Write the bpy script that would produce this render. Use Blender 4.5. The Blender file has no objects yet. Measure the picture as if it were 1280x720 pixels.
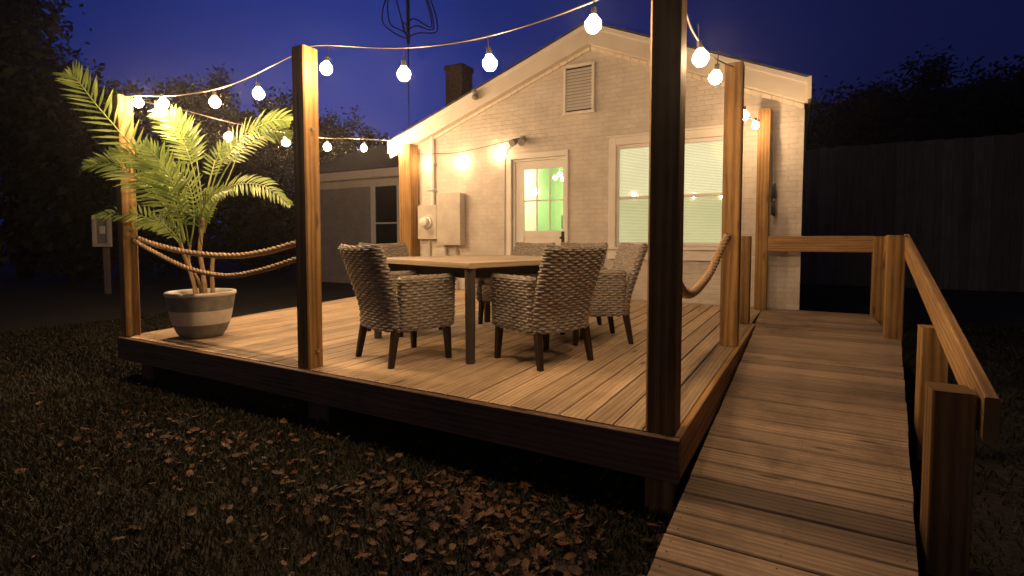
import bpy, math, random
import numpy as np
from mathutils import Vector, Matrix, noise
R = math.radians
random.seed(7); rng = np.random.default_rng(7)
sc = bpy.context.scene; COL = sc.collection

# ------------------------------------------------------------------ camera, sky, exposure
D = 0.40                                   # deck height above the lawn
cam_d = bpy.data.cameras.new('camera'); cam = bpy.data.objects.new('camera', cam_d); COL.objects.link(cam)
cam_d.sensor_width = 36; cam_d.lens = 18.0; cam_d.shift_y = -30 / 1280
cam_d.clip_start = .05; cam_d.clip_end = 400
cam.location = (0, 0, 1.3); cam.rotation_euler = (R(90 - 2.8), 0, R(29.0))
sc.camera = cam
sc.view_settings.view_transform = 'Standard'; sc.view_settings.look = 'None'
sc.view_settings.gamma = 1; sc.view_settings.exposure = 0.45; sc.view_settings.use_curve_mapping = False
sc.cycles.max_bounces = 6; sc.cycles.sample_clamp_indirect = 4; sc.cycles.use_denoising = True
BULB_W = 330.0

w = bpy.data.worlds.new('World'); sc.world = w; w.use_nodes = True
nt = w.node_tree; N = nt.nodes; Lk = nt.links
bg = N['Background']
sky = N.new('ShaderNodeTexSky'); sky.sky_type = 'NISHITA'; sky.sun_disc = False
sky.sun_elevation = R(-4.0); sky.sun_rotation = R(-35); sky.ozone_density = 4; sky.dust_density = .6
tc = N.new('ShaderNodeTexCoord')
# the afterglow: brighter and violet low in the sky over the house, deep blue towards the zenith and the east
dot = N.new('ShaderNodeVectorMath'); dot.operation = 'DOT_PRODUCT'
dot.inputs[1].default_value = (-0.72, 0.66, 0.20)
Lk.new(tc.outputs['Generated'], dot.inputs[0])
ramp = N.new('ShaderNodeValToRGB'); cr = ramp.color_ramp
cr.elements[0].position = 0.0; cr.elements[0].color = (.0022, .003, .016, 1)
cr.elements[1].position = 1.0; cr.elements[1].color = (.030, .045, .235, 1)
for p, c in ((.60, (.0035, .0055, .034)), (.85, (.0025, .0085, .070)), (.945, (.0060, .0160, .120)), (.98, (.014, .027, .175))):
    e = cr.elements.new(p); e.color = (*c, 1)
Lk.new(dot.outputs['Value'], ramp.inputs[0])
mixw = N.new('ShaderNodeMix'); mixw.data_type = 'RGBA'; mixw.blend_type = 'ADD'; mixw.inputs[0].default_value = .004
Lk.new(ramp.outputs[0], mixw.inputs[6]); Lk.new(sky.outputs[0], mixw.inputs[7])
ns = N.new('ShaderNodeTexNoise'); ns.inputs['Scale'].default_value = 2.2; ns.inputs['Detail'].default_value = 5
Lk.new(tc.outputs['Generated'], ns.inputs['Vector'])
mr = N.new('ShaderNodeMapRange'); mr.inputs[3].default_value = .78; mr.inputs[4].default_value = 1.22
Lk.new(ns.outputs[0], mr.inputs[0])
mul = N.new('ShaderNodeMix'); mul.data_type = 'RGBA'; mul.blend_type = 'MULTIPLY'; mul.inputs[0].default_value = 1
Lk.new(mixw.outputs[2], mul.inputs[6]); Lk.new(mr.outputs[0], mul.inputs[7])
Lk.new(mul.outputs[2], bg.inputs[0]); bg.inputs[1].default_value = .92

fill_sun_d = bpy.data.lights.new('fill_sun', 'SUN'); fill_sun_d.energy = .05; fill_sun_d.angle = R(40); fill_sun_d.color = (1, .86, .72)
fill_sun = bpy.data.objects.new('fill_sun', fill_sun_d); COL.objects.link(fill_sun); fill_sun.rotation_euler = (R(62), 0, R(-8))   # fill added from behind the camera to lift the dark front faces

# ------------------------------------------------------------------ helpers
def lin(c): return tuple(c) + (1,) if len(c) == 3 else c
def tag(o, label=None, cat=None, group=None, kind=None):
    if label: o['label'] = label
    if cat: o['category'] = cat
    if group: o['group'] = group
    if kind: o['kind'] = kind
    return o
def thing(name, label, cat, loc=(0, 0, 0), rz=0, group=None):
    o = bpy.data.objects.new(name, None); COL.objects.link(o)
    o.location = loc; o.rotation_euler = (0, 0, rz); o.empty_display_size = .1
    return tag(o, label, cat, group)
def children_of(o): return [c for c in COL.objects if c.parent == o]
def copy_tree(o, parent=None):
    c = o.copy(); COL.objects.link(c); c.parent = parent
    if parent is not None: c.matrix_parent_inverse = o.matrix_parent_inverse.copy()
    for ch in children_of(o):
        if ch != c: copy_tree(ch, c)
    return c

class MB:
    """mesh builder: faces carry a grain uv (metres, u along the grain) and a tone"""
    def __init__(s): s.v = []; s.f = []; s.uv = []; s.t = []
    def face(s, pts, uvs=None, tone=.5):
        b = len(s.v); s.v += [tuple(p) for p in pts]; s.f.append(tuple(range(b, b + len(pts))))
        s.uv.append(uvs or [(0, 0)] * len(pts)); s.t.append(tone)
    def poly(s, verts, faces, tone=.5, uvs=None):
        b = len(s.v); s.v += [tuple(p) for p in verts]
        for i, f in enumerate(faces):
            s.f.append(tuple(b + k for k in f)); s.uv.append(uvs[i] if uvs else [(verts[k][0], verts[k][2]) for k in f]); s.t.append(tone)
    def beam(s, quad0, quad1, tone=None, ch=.004):
        """a timber between two end quads (each 4 points, in order); corners chamfered"""
        tone = random.random() if tone is None else tone
        q0 = [Vector(p) for p in quad0]; q1 = [Vector(p) for p in quad1]
        def oct8(q):
            out = []
            for i in range(4):
                a, b = q[i], q[(i + 1) % 4]; d = (b - a); L = d.length
                c = min(ch, L * .3) / L
                out += [a + d * c, b - d * c]
            return out
        o0, o1 = oct8(q0), oct8(q1); L = ((q1[0] - q0[0]).length)
        u0 = random.uniform(0, 40); v0 = random.uniform(0, 40)
        per = [0]
        for i in range(8): per.append(per[-1] + (o0[(i + 1) % 8] - o0[i]).length)
        for i in range(8):
            j = (i + 1) % 8
            s.face([o0[i], o0[j], o1[j], o1[i]], [(u0, v0 + per[i]), (u0, v0 + per[i + 1]), (u0 + L, v0 + per[i + 1]), (u0 + L, v0 + per[i])], tone)
        s.face(list(reversed(o0)), [(u0 + .02 * k, v0) for k in range(8)], tone * .8); s.face(o1, [(u0 + .02 * k, v0) for k in range(8)], tone * .8)
    def box(s, x0, x1, y0, y1, z0, z1, axis='z', tone=None, ch=.004):
        if axis == 'z':
            a = [(x0, y0), (x1, y0), (x1, y1), (x0, y1)]
            s.beam([(x, y, z0) for x, y in a], [(x, y, z1) for x, y in a], tone, ch)
        elif axis == 'y':
            a = [(x0, z0), (x0, z1), (x1, z1), (x1, z0)]
            s.beam([(x, y0, z) for x, z in a], [(x, y1, z) for x, z in a], tone, ch)
        else:
            a = [(y0, z0), (y1, z0), (y1, z1), (y0, z1)]
            s.beam([(x0, y, z) for y, z in a], [(x1, y, z) for y, z in a], tone, ch)
    def tube(s, pts, r, n=8, tone=.5, cap=True):
        pts = [Vector(p) for p in pts]; m = len(pts)
        rs = r if isinstance(r, (list, tuple)) else [r] * m
        rings = []; nrm = None; L = 0
        b = len(s.v)
        for i, p in enumerate(pts):
            t = (pts[min(i + 1, m - 1)] - pts[max(i - 1, 0)]).normalized()
            if nrm is None:
                nrm = t.orthogonal().normalized()
            nrm = (nrm - t * nrm.dot(t)).normalized(); bi = t.cross(nrm)
            for k in range(n):
                a = 2 * math.pi * k / n
                s.v.append(tuple(p + (nrm * math.cos(a) + bi * math.sin(a)) * rs[i]))
            rings.append(L); L += (pts[min(i + 1, m - 1)] - p).length
        for i in range(m - 1):
            for k in range(n):
                k2 = (k + 1) % n
                s.f.append((b + i * n + k, b + i * n + k2, b + (i + 1) * n + k2, b + (i + 1) * n + k))
                s.uv.append([(rings[i], k * .02), (rings[i], k * .02 + .02), (rings[i + 1], k * .02 + .02), (rings[i + 1], k * .02)]); s.t.append(tone)
        if cap:
            s.f.append(tuple(b + k for k in reversed(range(n)))); s.uv.append([(0, 0)] * n); s.t.append(tone)
            s.f.append(tuple(b + (m - 1) * n + k for k in range(n))); s.uv.append([(0, 0)] * n); s.t.append(tone)
    def lathe(s, prof, n=32, c=(0, 0, 0), tone=.5):
        b = len(s.v)
        for r, z in prof:
            for k in range(n):
                a = 2 * math.pi * k / n
                s.v.append((c[0] + r * math.cos(a), c[1] + r * math.sin(a), c[2] + z))
        for i in range(len(prof) - 1):
            for k in range(n):
                k2 = (k + 1) % n
                s.f.append((b + i * n + k, b + i * n + k2, b + (i + 1) * n + k2, b + (i + 1) * n + k)); s.uv.append([(0, 0)] * 4); s.t.append(tone)
    def build(s, name, mat, parent=None, smooth=False, loc=None):
        me = bpy.data.meshes.new(name); me.from_pydata(s.v, [], s.f)
        uvl = me.uv_layers.new(name='grain'); flat = [c for f in s.uv for p in f for c in p]
        uvl.data.foreach_set('uv', flat)
        at = me.attributes.new('tone', 'FLOAT', 'FACE'); at.data.foreach_set('value', s.t)
        if smooth: me.polygons.foreach_set('use_smooth', [True] * len(me.polygons))
        me.materials.append(mat); me.update()
        o = bpy.data.objects.new(name, me); COL.objects.link(o); o.parent = parent
        if loc: o.location = loc
        return o
def recalc(o):
    import bmesh
    bm = bmesh.new(); bm.from_mesh(o.data); bmesh.ops.recalc_face_normals(bm, faces=bm.faces); bm.to_mesh(o.data); bm.free(); return o
def smooth_angle(o, deg=40):
    me = o.data; me.polygons.foreach_set('use_smooth', [True] * len(me.polygons))
    me.set_sharp_from_angle(angle=R(deg)); return o

# ------------------------------------------------------------------ materials
def mat(name):
    m = bpy.data.materials.new(name); m.use_nodes = True
    return m, m.node_tree.nodes, m.node_tree.links, m.node_tree.nodes['Principled BSDF']
def plain(name, c, rough=.6, spec=.4, metal=0, noise_amt=.0, nscale=8, bump=0):
    m, n, l, b = mat(name); b.inputs['Base Color'].default_value = lin(c); b.inputs['Roughness'].default_value = rough
    b.inputs['Specular IOR Level'].default_value = spec; b.inputs['Metallic'].default_value = metal
    if noise_amt or bump:
        t = n.new('ShaderNodeTexCoord'); x = n.new('ShaderNodeTexNoise'); x.inputs['Scale'].default_value = nscale; x.inputs['Detail'].default_value = 8
        l.new(t.outputs['Object'], x.inputs['Vector'])
        r = n.new('ShaderNodeValToRGB')
        r.color_ramp.elements[0].position = .3; r.color_ramp.elements[1].position = .7
        r.color_ramp.elements[0].color = lin([v * (1 - noise_amt) for v in c]); r.color_ramp.elements[1].color = lin([min(1, v * (1 + noise_amt)) for v in c])
        l.new(x.outputs[0], r.inputs[0]); l.new(r.outputs[0], b.inputs['Base Color'])
        if bump:
            bp = n.new('ShaderNodeBump'); bp.inputs['Strength'].default_value = bump; bp.inputs['Distance'].default_value = .01
            l.new(x.outputs[0], bp.inputs['Height']); l.new(bp.outputs[0], b.inputs['Normal'])
    return m
def wood(name, dark, light, stain=(.08, .05, .03), stain_amt=.5, rough=.7, bump=.35, gscale=1.0, knots=True):
    m, n, l, b = mat(name)
    uv = n.new('ShaderNodeUVMap'); uv.uv_map = 'grain'
    at = n.new('ShaderNodeAttribute'); at.attribute_name = 'tone'
    mp = n.new('ShaderNodeMapping'); mp.inputs['Scale'].default_value = (.9 * gscale, 15 * gscale, 1); l.new(uv.outputs[0], mp.inputs[0])
    nz = n.new('ShaderNodeTexNoise'); nz.inputs['Scale'].default_value = 1.6; nz.inputs['Detail'].default_value = 7; nz.inputs['Roughness'].default_value = .62; nz.inputs['Distortion'].default_value = .6
    l.new(mp.outputs[0], nz.inputs['Vector'])
    mp2 = n.new('ShaderNodeMapping'); mp2.inputs['Scale'].default_value = (.30 * gscale, 3.2 * gscale, 1); l.new(uv.outputs[0], mp2.inputs[0])
    wv = n.new('ShaderNodeTexWave'); wv.wave_type = 'BANDS'; wv.bands_direction = 'Y'; wv.inputs['Scale'].default_value = 3.2
    wv.inputs['Distortion'].default_value = 7; wv.inputs['Detail'].default_value = 3; wv.inputs['Detail Scale'].default_value = .8
    l.new(mp2.outputs[0], wv.inputs['Vector'])
    ad = n.new('ShaderNodeMath'); ad.operation = 'MULTIPLY_ADD'; ad.inputs[1].default_value = .22; l.new(wv.outputs[1], ad.inputs[0])
    m2 = n.new('ShaderNodeMath'); m2.operation = 'MULTIPLY'; m2.inputs[1].default_value = .92; l.new(nz.outputs[0], m2.inputs[0]); l.new(m2.outputs[0], ad.inputs[2])
    mf = n.new('ShaderNodeMapping'); mf.inputs['Scale'].default_value = (4, 95, 1); l.new(uv.outputs[0], mf.inputs[0])
    nf = n.new('ShaderNodeTexNoise'); nf.inputs['Scale'].default_value = 1.4; nf.inputs['Detail'].default_value = 6; nf.inputs['Roughness'].default_value = .7; l.new(mf.outputs[0], nf.inputs['Vector'])
    af = n.new('ShaderNodeMath'); af.operation = 'MULTIPLY_ADD'; af.inputs[1].default_value = .55; l.new(nf.outputs[0], af.inputs[0]); l.new(ad.outputs[0], af.inputs[2])
    as_ = n.new('ShaderNodeMath'); as_.operation = 'SUBTRACT'; as_.inputs[1].default_value = .275; l.new(af.outputs[0], as_.inputs[0]); ad = as_
    r = n.new('ShaderNodeValToRGB'); r.color_ramp.elements[0].position = .30; r.color_ramp.elements[1].position = .76
    r.color_ramp.elements[0].color = lin(dark); r.color_ramp.elements[1].color = lin(light); l.new(ad.outputs[0], r.inputs[0])
    # per board tone
    mr = n.new('ShaderNodeMapRange'); mr.inputs[3].default_value = .68; mr.inputs[4].default_value = 1.18; l.new(at.outputs['Fac'], mr.inputs[0])
    mx = n.new('ShaderNodeMix'); mx.data_type = 'RGBA'; mx.blend_type = 'MULTIPLY'; mx.inputs[0].default_value = 1
    l.new(r.outputs[0], mx.inputs[6]); l.new(mr.outputs[0], mx.inputs[7]); last = mx.outputs[2]
    # weather stains
    ob = n.new('ShaderNodeTexCoord'); ns = n.new('ShaderNodeTexNoise'); ns.inputs['Scale'].default_value = 1.7; ns.inputs['Detail'].default_value = 8; ns.inputs['Roughness'].default_value = .7
    l.new(ob.outputs['Object'], ns.inputs['Vector'])
    rs = n.new('ShaderNodeMapRange'); rs.inputs[1].default_value = .48; rs.inputs[2].default_value = .72; rs.inputs[4].default_value = stain_amt; l.new(ns.outputs[0], rs.inputs[0])
    ms = n.new('ShaderNodeMix'); ms.data_type = 'RGBA'; l.new(rs.outputs[0], ms.inputs[0]); l.new(last, ms.inputs[6]); ms.inputs[7].default_value = lin(stain); last = ms.outputs[2]
    if knots:
        mk = n.new('ShaderNodeMapping'); mk.inputs['Scale'].default_value = (1.5, 6.5, 1); l.new(uv.outputs[0], mk.inputs[0])
        vo = n.new('ShaderNodeTexVoronoi'); vo.inputs['Scale'].default_value = 1; l.new(mk.outputs[0], vo.inputs['Vector'])
        kr = n.new('ShaderNodeMapRange'); kr.inputs[1].default_value = .045; kr.inputs[2].default_value = .13; kr.inputs[3].default_value = .85; kr.inputs[4].default_value = 0; l.new(vo.outputs['Distance'], kr.inputs[0])
        sp = n.new('ShaderNodeSeparateColor'); l.new(vo.outputs['Color'], sp.inputs[0])
        gt = n.new('ShaderNodeMath'); gt.operation = 'GREATER_THAN'; gt.inputs[1].default_value = .35; l.new(sp.outputs[0], gt.inputs[0])
        km = n.new('ShaderNodeMath'); km.operation = 'MULTIPLY'; l.new(kr.outputs[0], km.inputs[0]); l.new(gt.outputs[0], km.inputs[1])
        mk2 = n.new('ShaderNodeMix'); mk2.data_type = 'RGBA'; l.new(km.outputs[0], mk2.inputs[0]); l.new(last, mk2.inputs[6]); mk2.inputs[7].default_value = lin([v * .28 for v in dark]); last = mk2.outputs[2]
    l.new(last, b.inputs['Base Color']); b.inputs['Roughness'].default_value = rough; b.inputs['Specular IOR Level'].default_value = .3
    bp = n.new('ShaderNodeBump'); bp.inputs['Strength'].default_value = bump; bp.inputs['Distance'].default_value = .004
    l.new(ad.outputs[0], bp.inputs['Height']); l.new(bp.outputs[0], b.inputs['Normal'])
    return m
def brick(name, c1, c2, mortar, plane='xz'):
    m, n, l, b = mat(name); t = n.new('ShaderNodeTexCoord'); sp = n.new('ShaderNodeSeparateXYZ'); l.new(t.outputs['Object'], sp.inputs[0])
    cb = n.new('ShaderNodeCombineXYZ'); l.new(sp.outputs['X' if plane == 'xz' else 'Y'], cb.inputs[0]); l.new(sp.outputs['Z'], cb.inputs[1])
    wn = n.new('ShaderNodeTexNoise'); wn.inputs['Scale'].default_value = 9; wn.inputs['Detail'].default_value = 3; l.new(t.outputs['Object'], wn.inputs['Vector'])
    wa = n.new('ShaderNodeVectorMath'); wa.operation = 'MULTIPLY_ADD'; wa.inputs[1].default_value = (.012, .012, 0); l.new(wn.outputs['Color'], wa.inputs[0]); l.new(cb.outputs[0], wa.inputs[2])
    br = n.new('ShaderNodeTexBrick'); br.inputs['Scale'].default_value = 1; br.inputs['Brick Width'].default_value = .205; br.inputs['Row Height'].default_value = .068
    br.inputs['Mortar Size'].default_value = .0065; br.inputs['Mortar Smooth'].default_value = .6; br.inputs['Bias'].default_value = -.1
    l.new(wa.outputs[0], br.inputs['Vector'])
    br.inputs['Color1'].default_value = lin(c1); br.inputs['Color2'].default_value = lin(c2); br.inputs['Mortar'].default_value = lin(mortar)
    n2 = n.new('ShaderNodeTexNoise'); n2.inputs['Scale'].default_value = 3; n2.inputs['Detail'].default_value = 9; n2.inputs['Roughness'].default_value = .7; l.new(t.outputs['Object'], n2.inputs['Vector'])
    mr = n.new('ShaderNodeMapRange'); mr.inputs[1].default_value = .3; mr.inputs[2].default_value = .7; mr.inputs[3].default_value = .80; mr.inputs[4].default_value = 1.1; l.new(n2.outputs[0], mr.inputs[0])
    mx = n.new('ShaderNodeMix'); mx.data_type = 'RGBA'; mx.blend_type = 'MULTIPLY'; mx.inputs[0].default_value = 1; l.new(br.outputs[0], mx.inputs[6]); l.new(mr.outputs[0], mx.inputs[7])
    l.new(mx.outputs[2], b.inputs['Base Color']); b.inputs['Roughness'].default_value = .62; b.inputs['Specular IOR Level'].default_value = .35
    n3 = n.new('ShaderNodeTexNoise'); n3.inputs['Scale'].default_value = 17; n3.inputs['Detail'].default_value = 5; l.new(t.outputs['Object'], n3.inputs['Vector'])
    # each brick stands a little proud or tilted
    inv = n.new('ShaderNodeMath'); inv.operation = 'MULTIPLY'; inv.inputs[1].default_value = -.8; l.new(br.outputs['Fac'], inv.inputs[0])
    sepc = n.new('ShaderNodeSeparateColor'); l.new(br.outputs[0], sepc.inputs[0])
    a1 = n.new('ShaderNodeMath'); a1.operation = 'MULTIPLY_ADD'; a1.inputs[1].default_value = 2.2; l.new(n3.outputs[0], a1.inputs[0]); l.new(inv.outputs[0], a1.inputs[2])
    a2 = n.new('ShaderNodeMath'); a2.operation = 'MULTIPLY_ADD'; a2.inputs[1].default_value = 2.2; l.new(sepc.outputs[0], a2.inputs[0]); l.new(a1.outputs[0], a2.inputs[2])
    bp = n.new('ShaderNodeBump'); bp.inputs['Strength'].default_value = .75; bp.inputs['Distance'].default_value = .0055
    l.new(a2.outputs[0], bp.inputs['Height']); l.new(bp.outputs[0], b.inputs['Normal'])
    return m
def emit(name, c, s):
    m, n, l, b = mat(name); b.inputs['Base Color'].default_value = lin(c)
    b.inputs['Emission Color'].default_value = lin(c); b.inputs['Emission Strength'].default_value = s; return m
def glass(name, tint=(.9, .95, .95), amt=.10):
    m, n, l, b = mat(name); n.remove(b); o = n['Material Output']
    t = n.new('ShaderNodeBsdfTransparent'); t.inputs[0].default_value = lin(tint); g = n.new('ShaderNodeBsdfGlossy'); g.inputs['Roughness'].default_value = .04
    f = n.new('ShaderNodeFresnel'); f.inputs[0].default_value = 1.5; x = n.new('ShaderNodeMixShader')
    ad = n.new('ShaderNodeMath'); ad.inputs[1].default_value = amt * .3; l.new(f.outputs[0], ad.inputs[0])
    l.new(ad.outputs[0], x.inputs[0]); l.new(t.outputs[0], x.inputs[1]); l.new(g.outputs[0], x.inputs[2]); l.new(x.outputs[0], o.inputs[0]); return m
def leafmat(name, c, c2, trans=.35, rough=.45, scale=3):
    m, n, l, b = mat(name); o = n['Material Output']
    t = n.new('ShaderNodeTexCoord'); x = n.new('ShaderNodeTexNoise'); x.inputs['Scale'].default_value = scale; x.inputs['Detail'].default_value = 3; l.new(t.outputs['Object'], x.inputs['Vector'])
    at = n.new('ShaderNodeAttribute'); at.attribute_name = 'tone'
    ad = n.new('ShaderNodeMath'); ad.operation = 'ADD'; l.new(x.outputs[0], ad.inputs[0]); l.new(at.outputs['Fac'], ad.inputs[1])
    r = n.new('ShaderNodeValToRGB'); r.color_ramp.elements[0].position = .5; r.color_ramp.elements[1].position = 1.4 if False else 1.0
    r.color_ramp.elements[0].color = lin(c); r.color_ramp.elements[1].color = lin(c2)
    l.new(ad.outputs[0], r.inputs[0]); l.new(r.outputs[0], b.inputs['Base Color']); b.inputs['Roughness'].default_value = rough
    if trans:
        tr = n.new('ShaderNodeBsdfTranslucent'); l.new(r.outputs[0], tr.inputs[0]); mx = n.new('ShaderNodeMixShader'); mx.inputs[0].default_value = trans
        l.new(b.outputs[0], mx.inputs[1]); l.new(tr.outputs[0], mx.inputs[2]); l.new(mx.outputs[0], o.inputs[0])
    return m

M = dict(
    deck=wood('deck_boards', (.30, .205, .12), (.60, .455, .29), stain=(.20, .14, .09), stain_amt=.5, bump=.2),
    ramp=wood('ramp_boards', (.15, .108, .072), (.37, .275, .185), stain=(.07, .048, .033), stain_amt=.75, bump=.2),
    post=wood('post_timber', (.14, .072, .024), (.40, .235, .085), stain=(.10, .05, .02), stain_amt=.45, gscale=.65),
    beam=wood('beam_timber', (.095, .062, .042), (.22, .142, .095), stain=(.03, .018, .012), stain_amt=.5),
    rail=wood('rail_timber', (.16, .088, .034), (.38, .235, .10), stain=(.16, .085, .035), stain_amt=.4),
    table=wood('table_top', (.33, .245, .155), (.56, .45, .31), stain=(.28, .2, .13), stain_amt=.3, knots=False, bump=.15),
    tleg=plain('table_leg', (.065, .055, .046), .5, noise_amt=.15),
    cleg=wood('chair_leg_wood', (.018, .011, .008), (.045, .028, .019), stain=(.02, .012, .01), stain_amt=.3, rough=.45, knots=False),
    brick=brick('painted_brick', (.61, .56, .50), (.65, .60, .54), (.585, .54, .48)),
    brick_wing=brick('dark_wing_brick', (.30, .27, .27), (.34, .31, .31), (.27, .245, .245)),  # darker, greyer version of the wall brick
    bricky=brick('painted_brick_side', (.61, .56, .50), (.65, .60, .54), (.585, .54, .48), 'yz'),
    trim=plain('white_trim', (.74, .71, .66), .5, noise_amt=.06, nscale=5),
    fascia=plain('fascia_paint', (.70, .64, .56), .55, noise_amt=.08, nscale=3, bump=.2),
    roof=plain('shingle', (.07, .06, .055), .9, noise_amt=.4, nscale=14, bump=.5),
    chim=plain('chimney_brick', (.12, .07, .055), .85, noise_amt=.4, nscale=12, bump=.6),
    metal=plain('painted_metal', (.50, .46, .40), .5, spec=.5, noise_amt=.12, nscale=6),
    grey=plain('grey_plastic', (.25, .24, .23), .5), dark=plain('dark_iron', (.03, .028, .026), .5, metal=.3),
    black=plain('black_rubber', (.015, .015, .015), .6), chrome=plain('steel', (.5, .5, .5), .3, metal=1),
    glass=glass('window_glass', (.97, .97, .95)), dglass=plain('dark_window_glass', (.012, .014, .016), .08, spec=.6),
    lawn=None, pot_g=plain('pot_grey', (.19, .185, .17), .75, noise_amt=.25, nscale=14, bump=.3), pot_w=plain('pot_white', (.58, .53, .46), .7, noise_amt=.12, nscale=14, bump=.3),
    soil=plain('soil', (.035, .022, .014), .95, noise_amt=.4, nscale=40, bump=1), cane=plain('palm_cane', (.36, .24, .12), .6, noise_amt=.35, nscale=22, bump=.4),
    palm=leafmat('palm_leaf', (.10, .16, .04), (.24, .32, .085), .34, .35), stalk=plain('palm_stalk', (.26, .27, .08), .5, noise_amt=.15),
    rope=plain('jute_rope', (.40, .28, .16), .85, noise_amt=.25, nscale=60),
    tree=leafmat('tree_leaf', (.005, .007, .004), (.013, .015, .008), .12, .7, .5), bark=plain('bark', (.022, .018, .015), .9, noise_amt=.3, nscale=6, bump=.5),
    fence=wood('fence_board', (.08, .07, .068), (.20, .175, .165), stain=(.06, .055, .05), stain_amt=.5, gscale=.6, knots=False),
    bulb=emit('bulb_glow', (1.0, .625, .32), BULB_W * .88), bulb_hot=emit('bulb_glow_bright', (1.0, .625, .32), BULB_W * 1.75), wire=plain('wire', (.11, .085, .065), .45, spec=.6),
    blind=None, green=plain('green_room_wall', (.52, .70, .40), .8), cream=plain('cream_room_wall', (.75, .74, .60), .8),
    lamp=emit('room_lamp', (1, .93, .72), 14), furn=plain('room_furniture', (.10, .16, .07), .6),
    wicker=None, fleaf=leafmat('fallen_leaf', (.013, .006, .003), (.105, .043, .015), .12, .7, 1.5), grass=leafmat('grass_blade', (.006, .008, .003), (.026, .026, .008), .2, .7, 1.0),
    screen=glass('screened_glass', (.84, .84, .76)), shed=plain('shed_boards', (.012, .011, .012), .9), cush=plain('seat_pad', (.30, .26, .21), .9, noise_amt=.15, nscale=40))
# window blinds: the slats themselves emit, in place of room light behind them
m, n, l, b = mat('glowing_blind'); b.inputs['Base Color'].default_value = (.7, .7, .5, 1)
t = n.new('ShaderNodeTexCoord'); x = n.new('ShaderNodeTexNoise'); x.inputs['Scale'].default_value = 1.3; l.new(t.outputs['Object'], x.inputs['Vector'])
r = n.new('ShaderNodeValToRGB'); r.color_ramp.elements[0].position = .35; r.color_ramp.elements[1].position = .65
r.color_ramp.elements[0].color = (.72, .72, .56, 1); r.color_ramp.elements[1].color = (.86, .83, .66, 1)
l.new(x.outputs[0], r.inputs[0]); l.new(r.outputs[0], b.inputs['Emission Color']); b.inputs['Emission Strength'].default_value = .50
M['blind'] = m
M['blindback'] = emit('blind_glow_sheet', (.5, .42, .2), .30)  # glowing sheet behind the slats instead of a lit room
# wicker: mottled grey-brown seagrass
m, n, l, b = mat('seagrass_wicker'); t = n.new('ShaderNodeTexCoord')
x = n.new('ShaderNodeTexNoise'); x.inputs['Scale'].default_value = 38; x.inputs['Detail'].default_value = 4
mp = n.new('ShaderNodeMapping'); mp.inputs['Scale'].default_value = (1, 1, 2.2); l.new(t.outputs['Object'], mp.inputs[0]); l.new(mp.outputs[0], x.inputs['Vector'])
r = n.new('ShaderNodeValToRGB'); r.color_ramp.elements[0].position = .3; r.color_ramp.elements[1].position = .72
r.color_ramp.elements[0].color = (.13, .108, .088, 1); r.color_ramp.elements[1].color = (.38, .335, .28, 1)
l.new(x.outputs[0], r.inputs[0]); l.new(r.outputs[0], b.inputs['Base Color']); b.inputs['Roughness'].default_value = .6
x2 = n.new('ShaderNodeTexNoise'); x2.inputs['Scale'].default_value = 150; l.new(mp.outputs[0], x2.inputs['Vector'])
bp = n.new('ShaderNodeBump'); bp.inputs['Strength'].default_value = .5; bp.inputs['Distance'].default_value = .003; l.new(x2.outputs[0], bp.inputs['Height']); l.new(bp.outputs[0], b.inputs['Normal'])
M['wicker'] = m
# lawn
m, n, l, b = mat('lawn_soil'); t = n.new('ShaderNodeTexCoord')
x = n.new('ShaderNodeTexNoise'); x.inputs['Scale'].default_value = .8; x.inputs['Detail'].default_value = 10; x.inputs['Roughness'].default_value = .75; l.new(t.outputs['Object'], x.inputs['Vector'])
r = n.new('ShaderNodeValToRGB'); r.color_ramp.elements[0].position = .35; r.color_ramp.elements[1].position = .68
r.color_ramp.elements[0].color = (.010, .007, .004, 1); r.color_ramp.elements[1].color = (.013, .014, .006, 1)
l.new(x.outputs[0], r.inputs[0]); l.new(r.outputs[0], b.inputs['Base Color']); b.inputs['Roughness'].default_value = .95
x2 = n.new('ShaderNodeTexNoise'); x2.inputs['Scale'].default_value = 30; x2.inputs['Detail'].default_value = 6; l.new(t.outputs['Object'], x2.inputs['Vector'])
bp = n.new('ShaderNodeBump'); bp.inputs['Strength'].default_value = 1; bp.inputs['Distance'].default_value = .03; l.new(x2.outputs[0], bp.inputs['Height']); l.new(bp.outputs[0], b.inputs['Normal'])
M['lawn'] = m

# ------------------------------------------------------------------ ground
g = MB(); gx = [-150, -40, -16] + [-12 + i * .5 for i in range(40)] + [12, 40, 150]; gy = [-60, -10] + [-2 + i * .5 for i in range(40)] + [22, 40, 150]
vs = [(x, y, .02 * noise.noise(Vector((x * .7, y * .7, 0))) if abs(x) < 12 and 0 < y < 17 else 0) for y in gy for x in gx]
nx = len(gx); fs = [(j * nx + i, j * nx + i + 1, (j + 1) * nx + i + 1, (j + 1) * nx + i) for j in range(len(gy) - 1) for i in range(nx - 1)]
g.poly(vs, fs); tag(g.build('lawn', M['lawn'], smooth=True), kind='structure')

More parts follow.
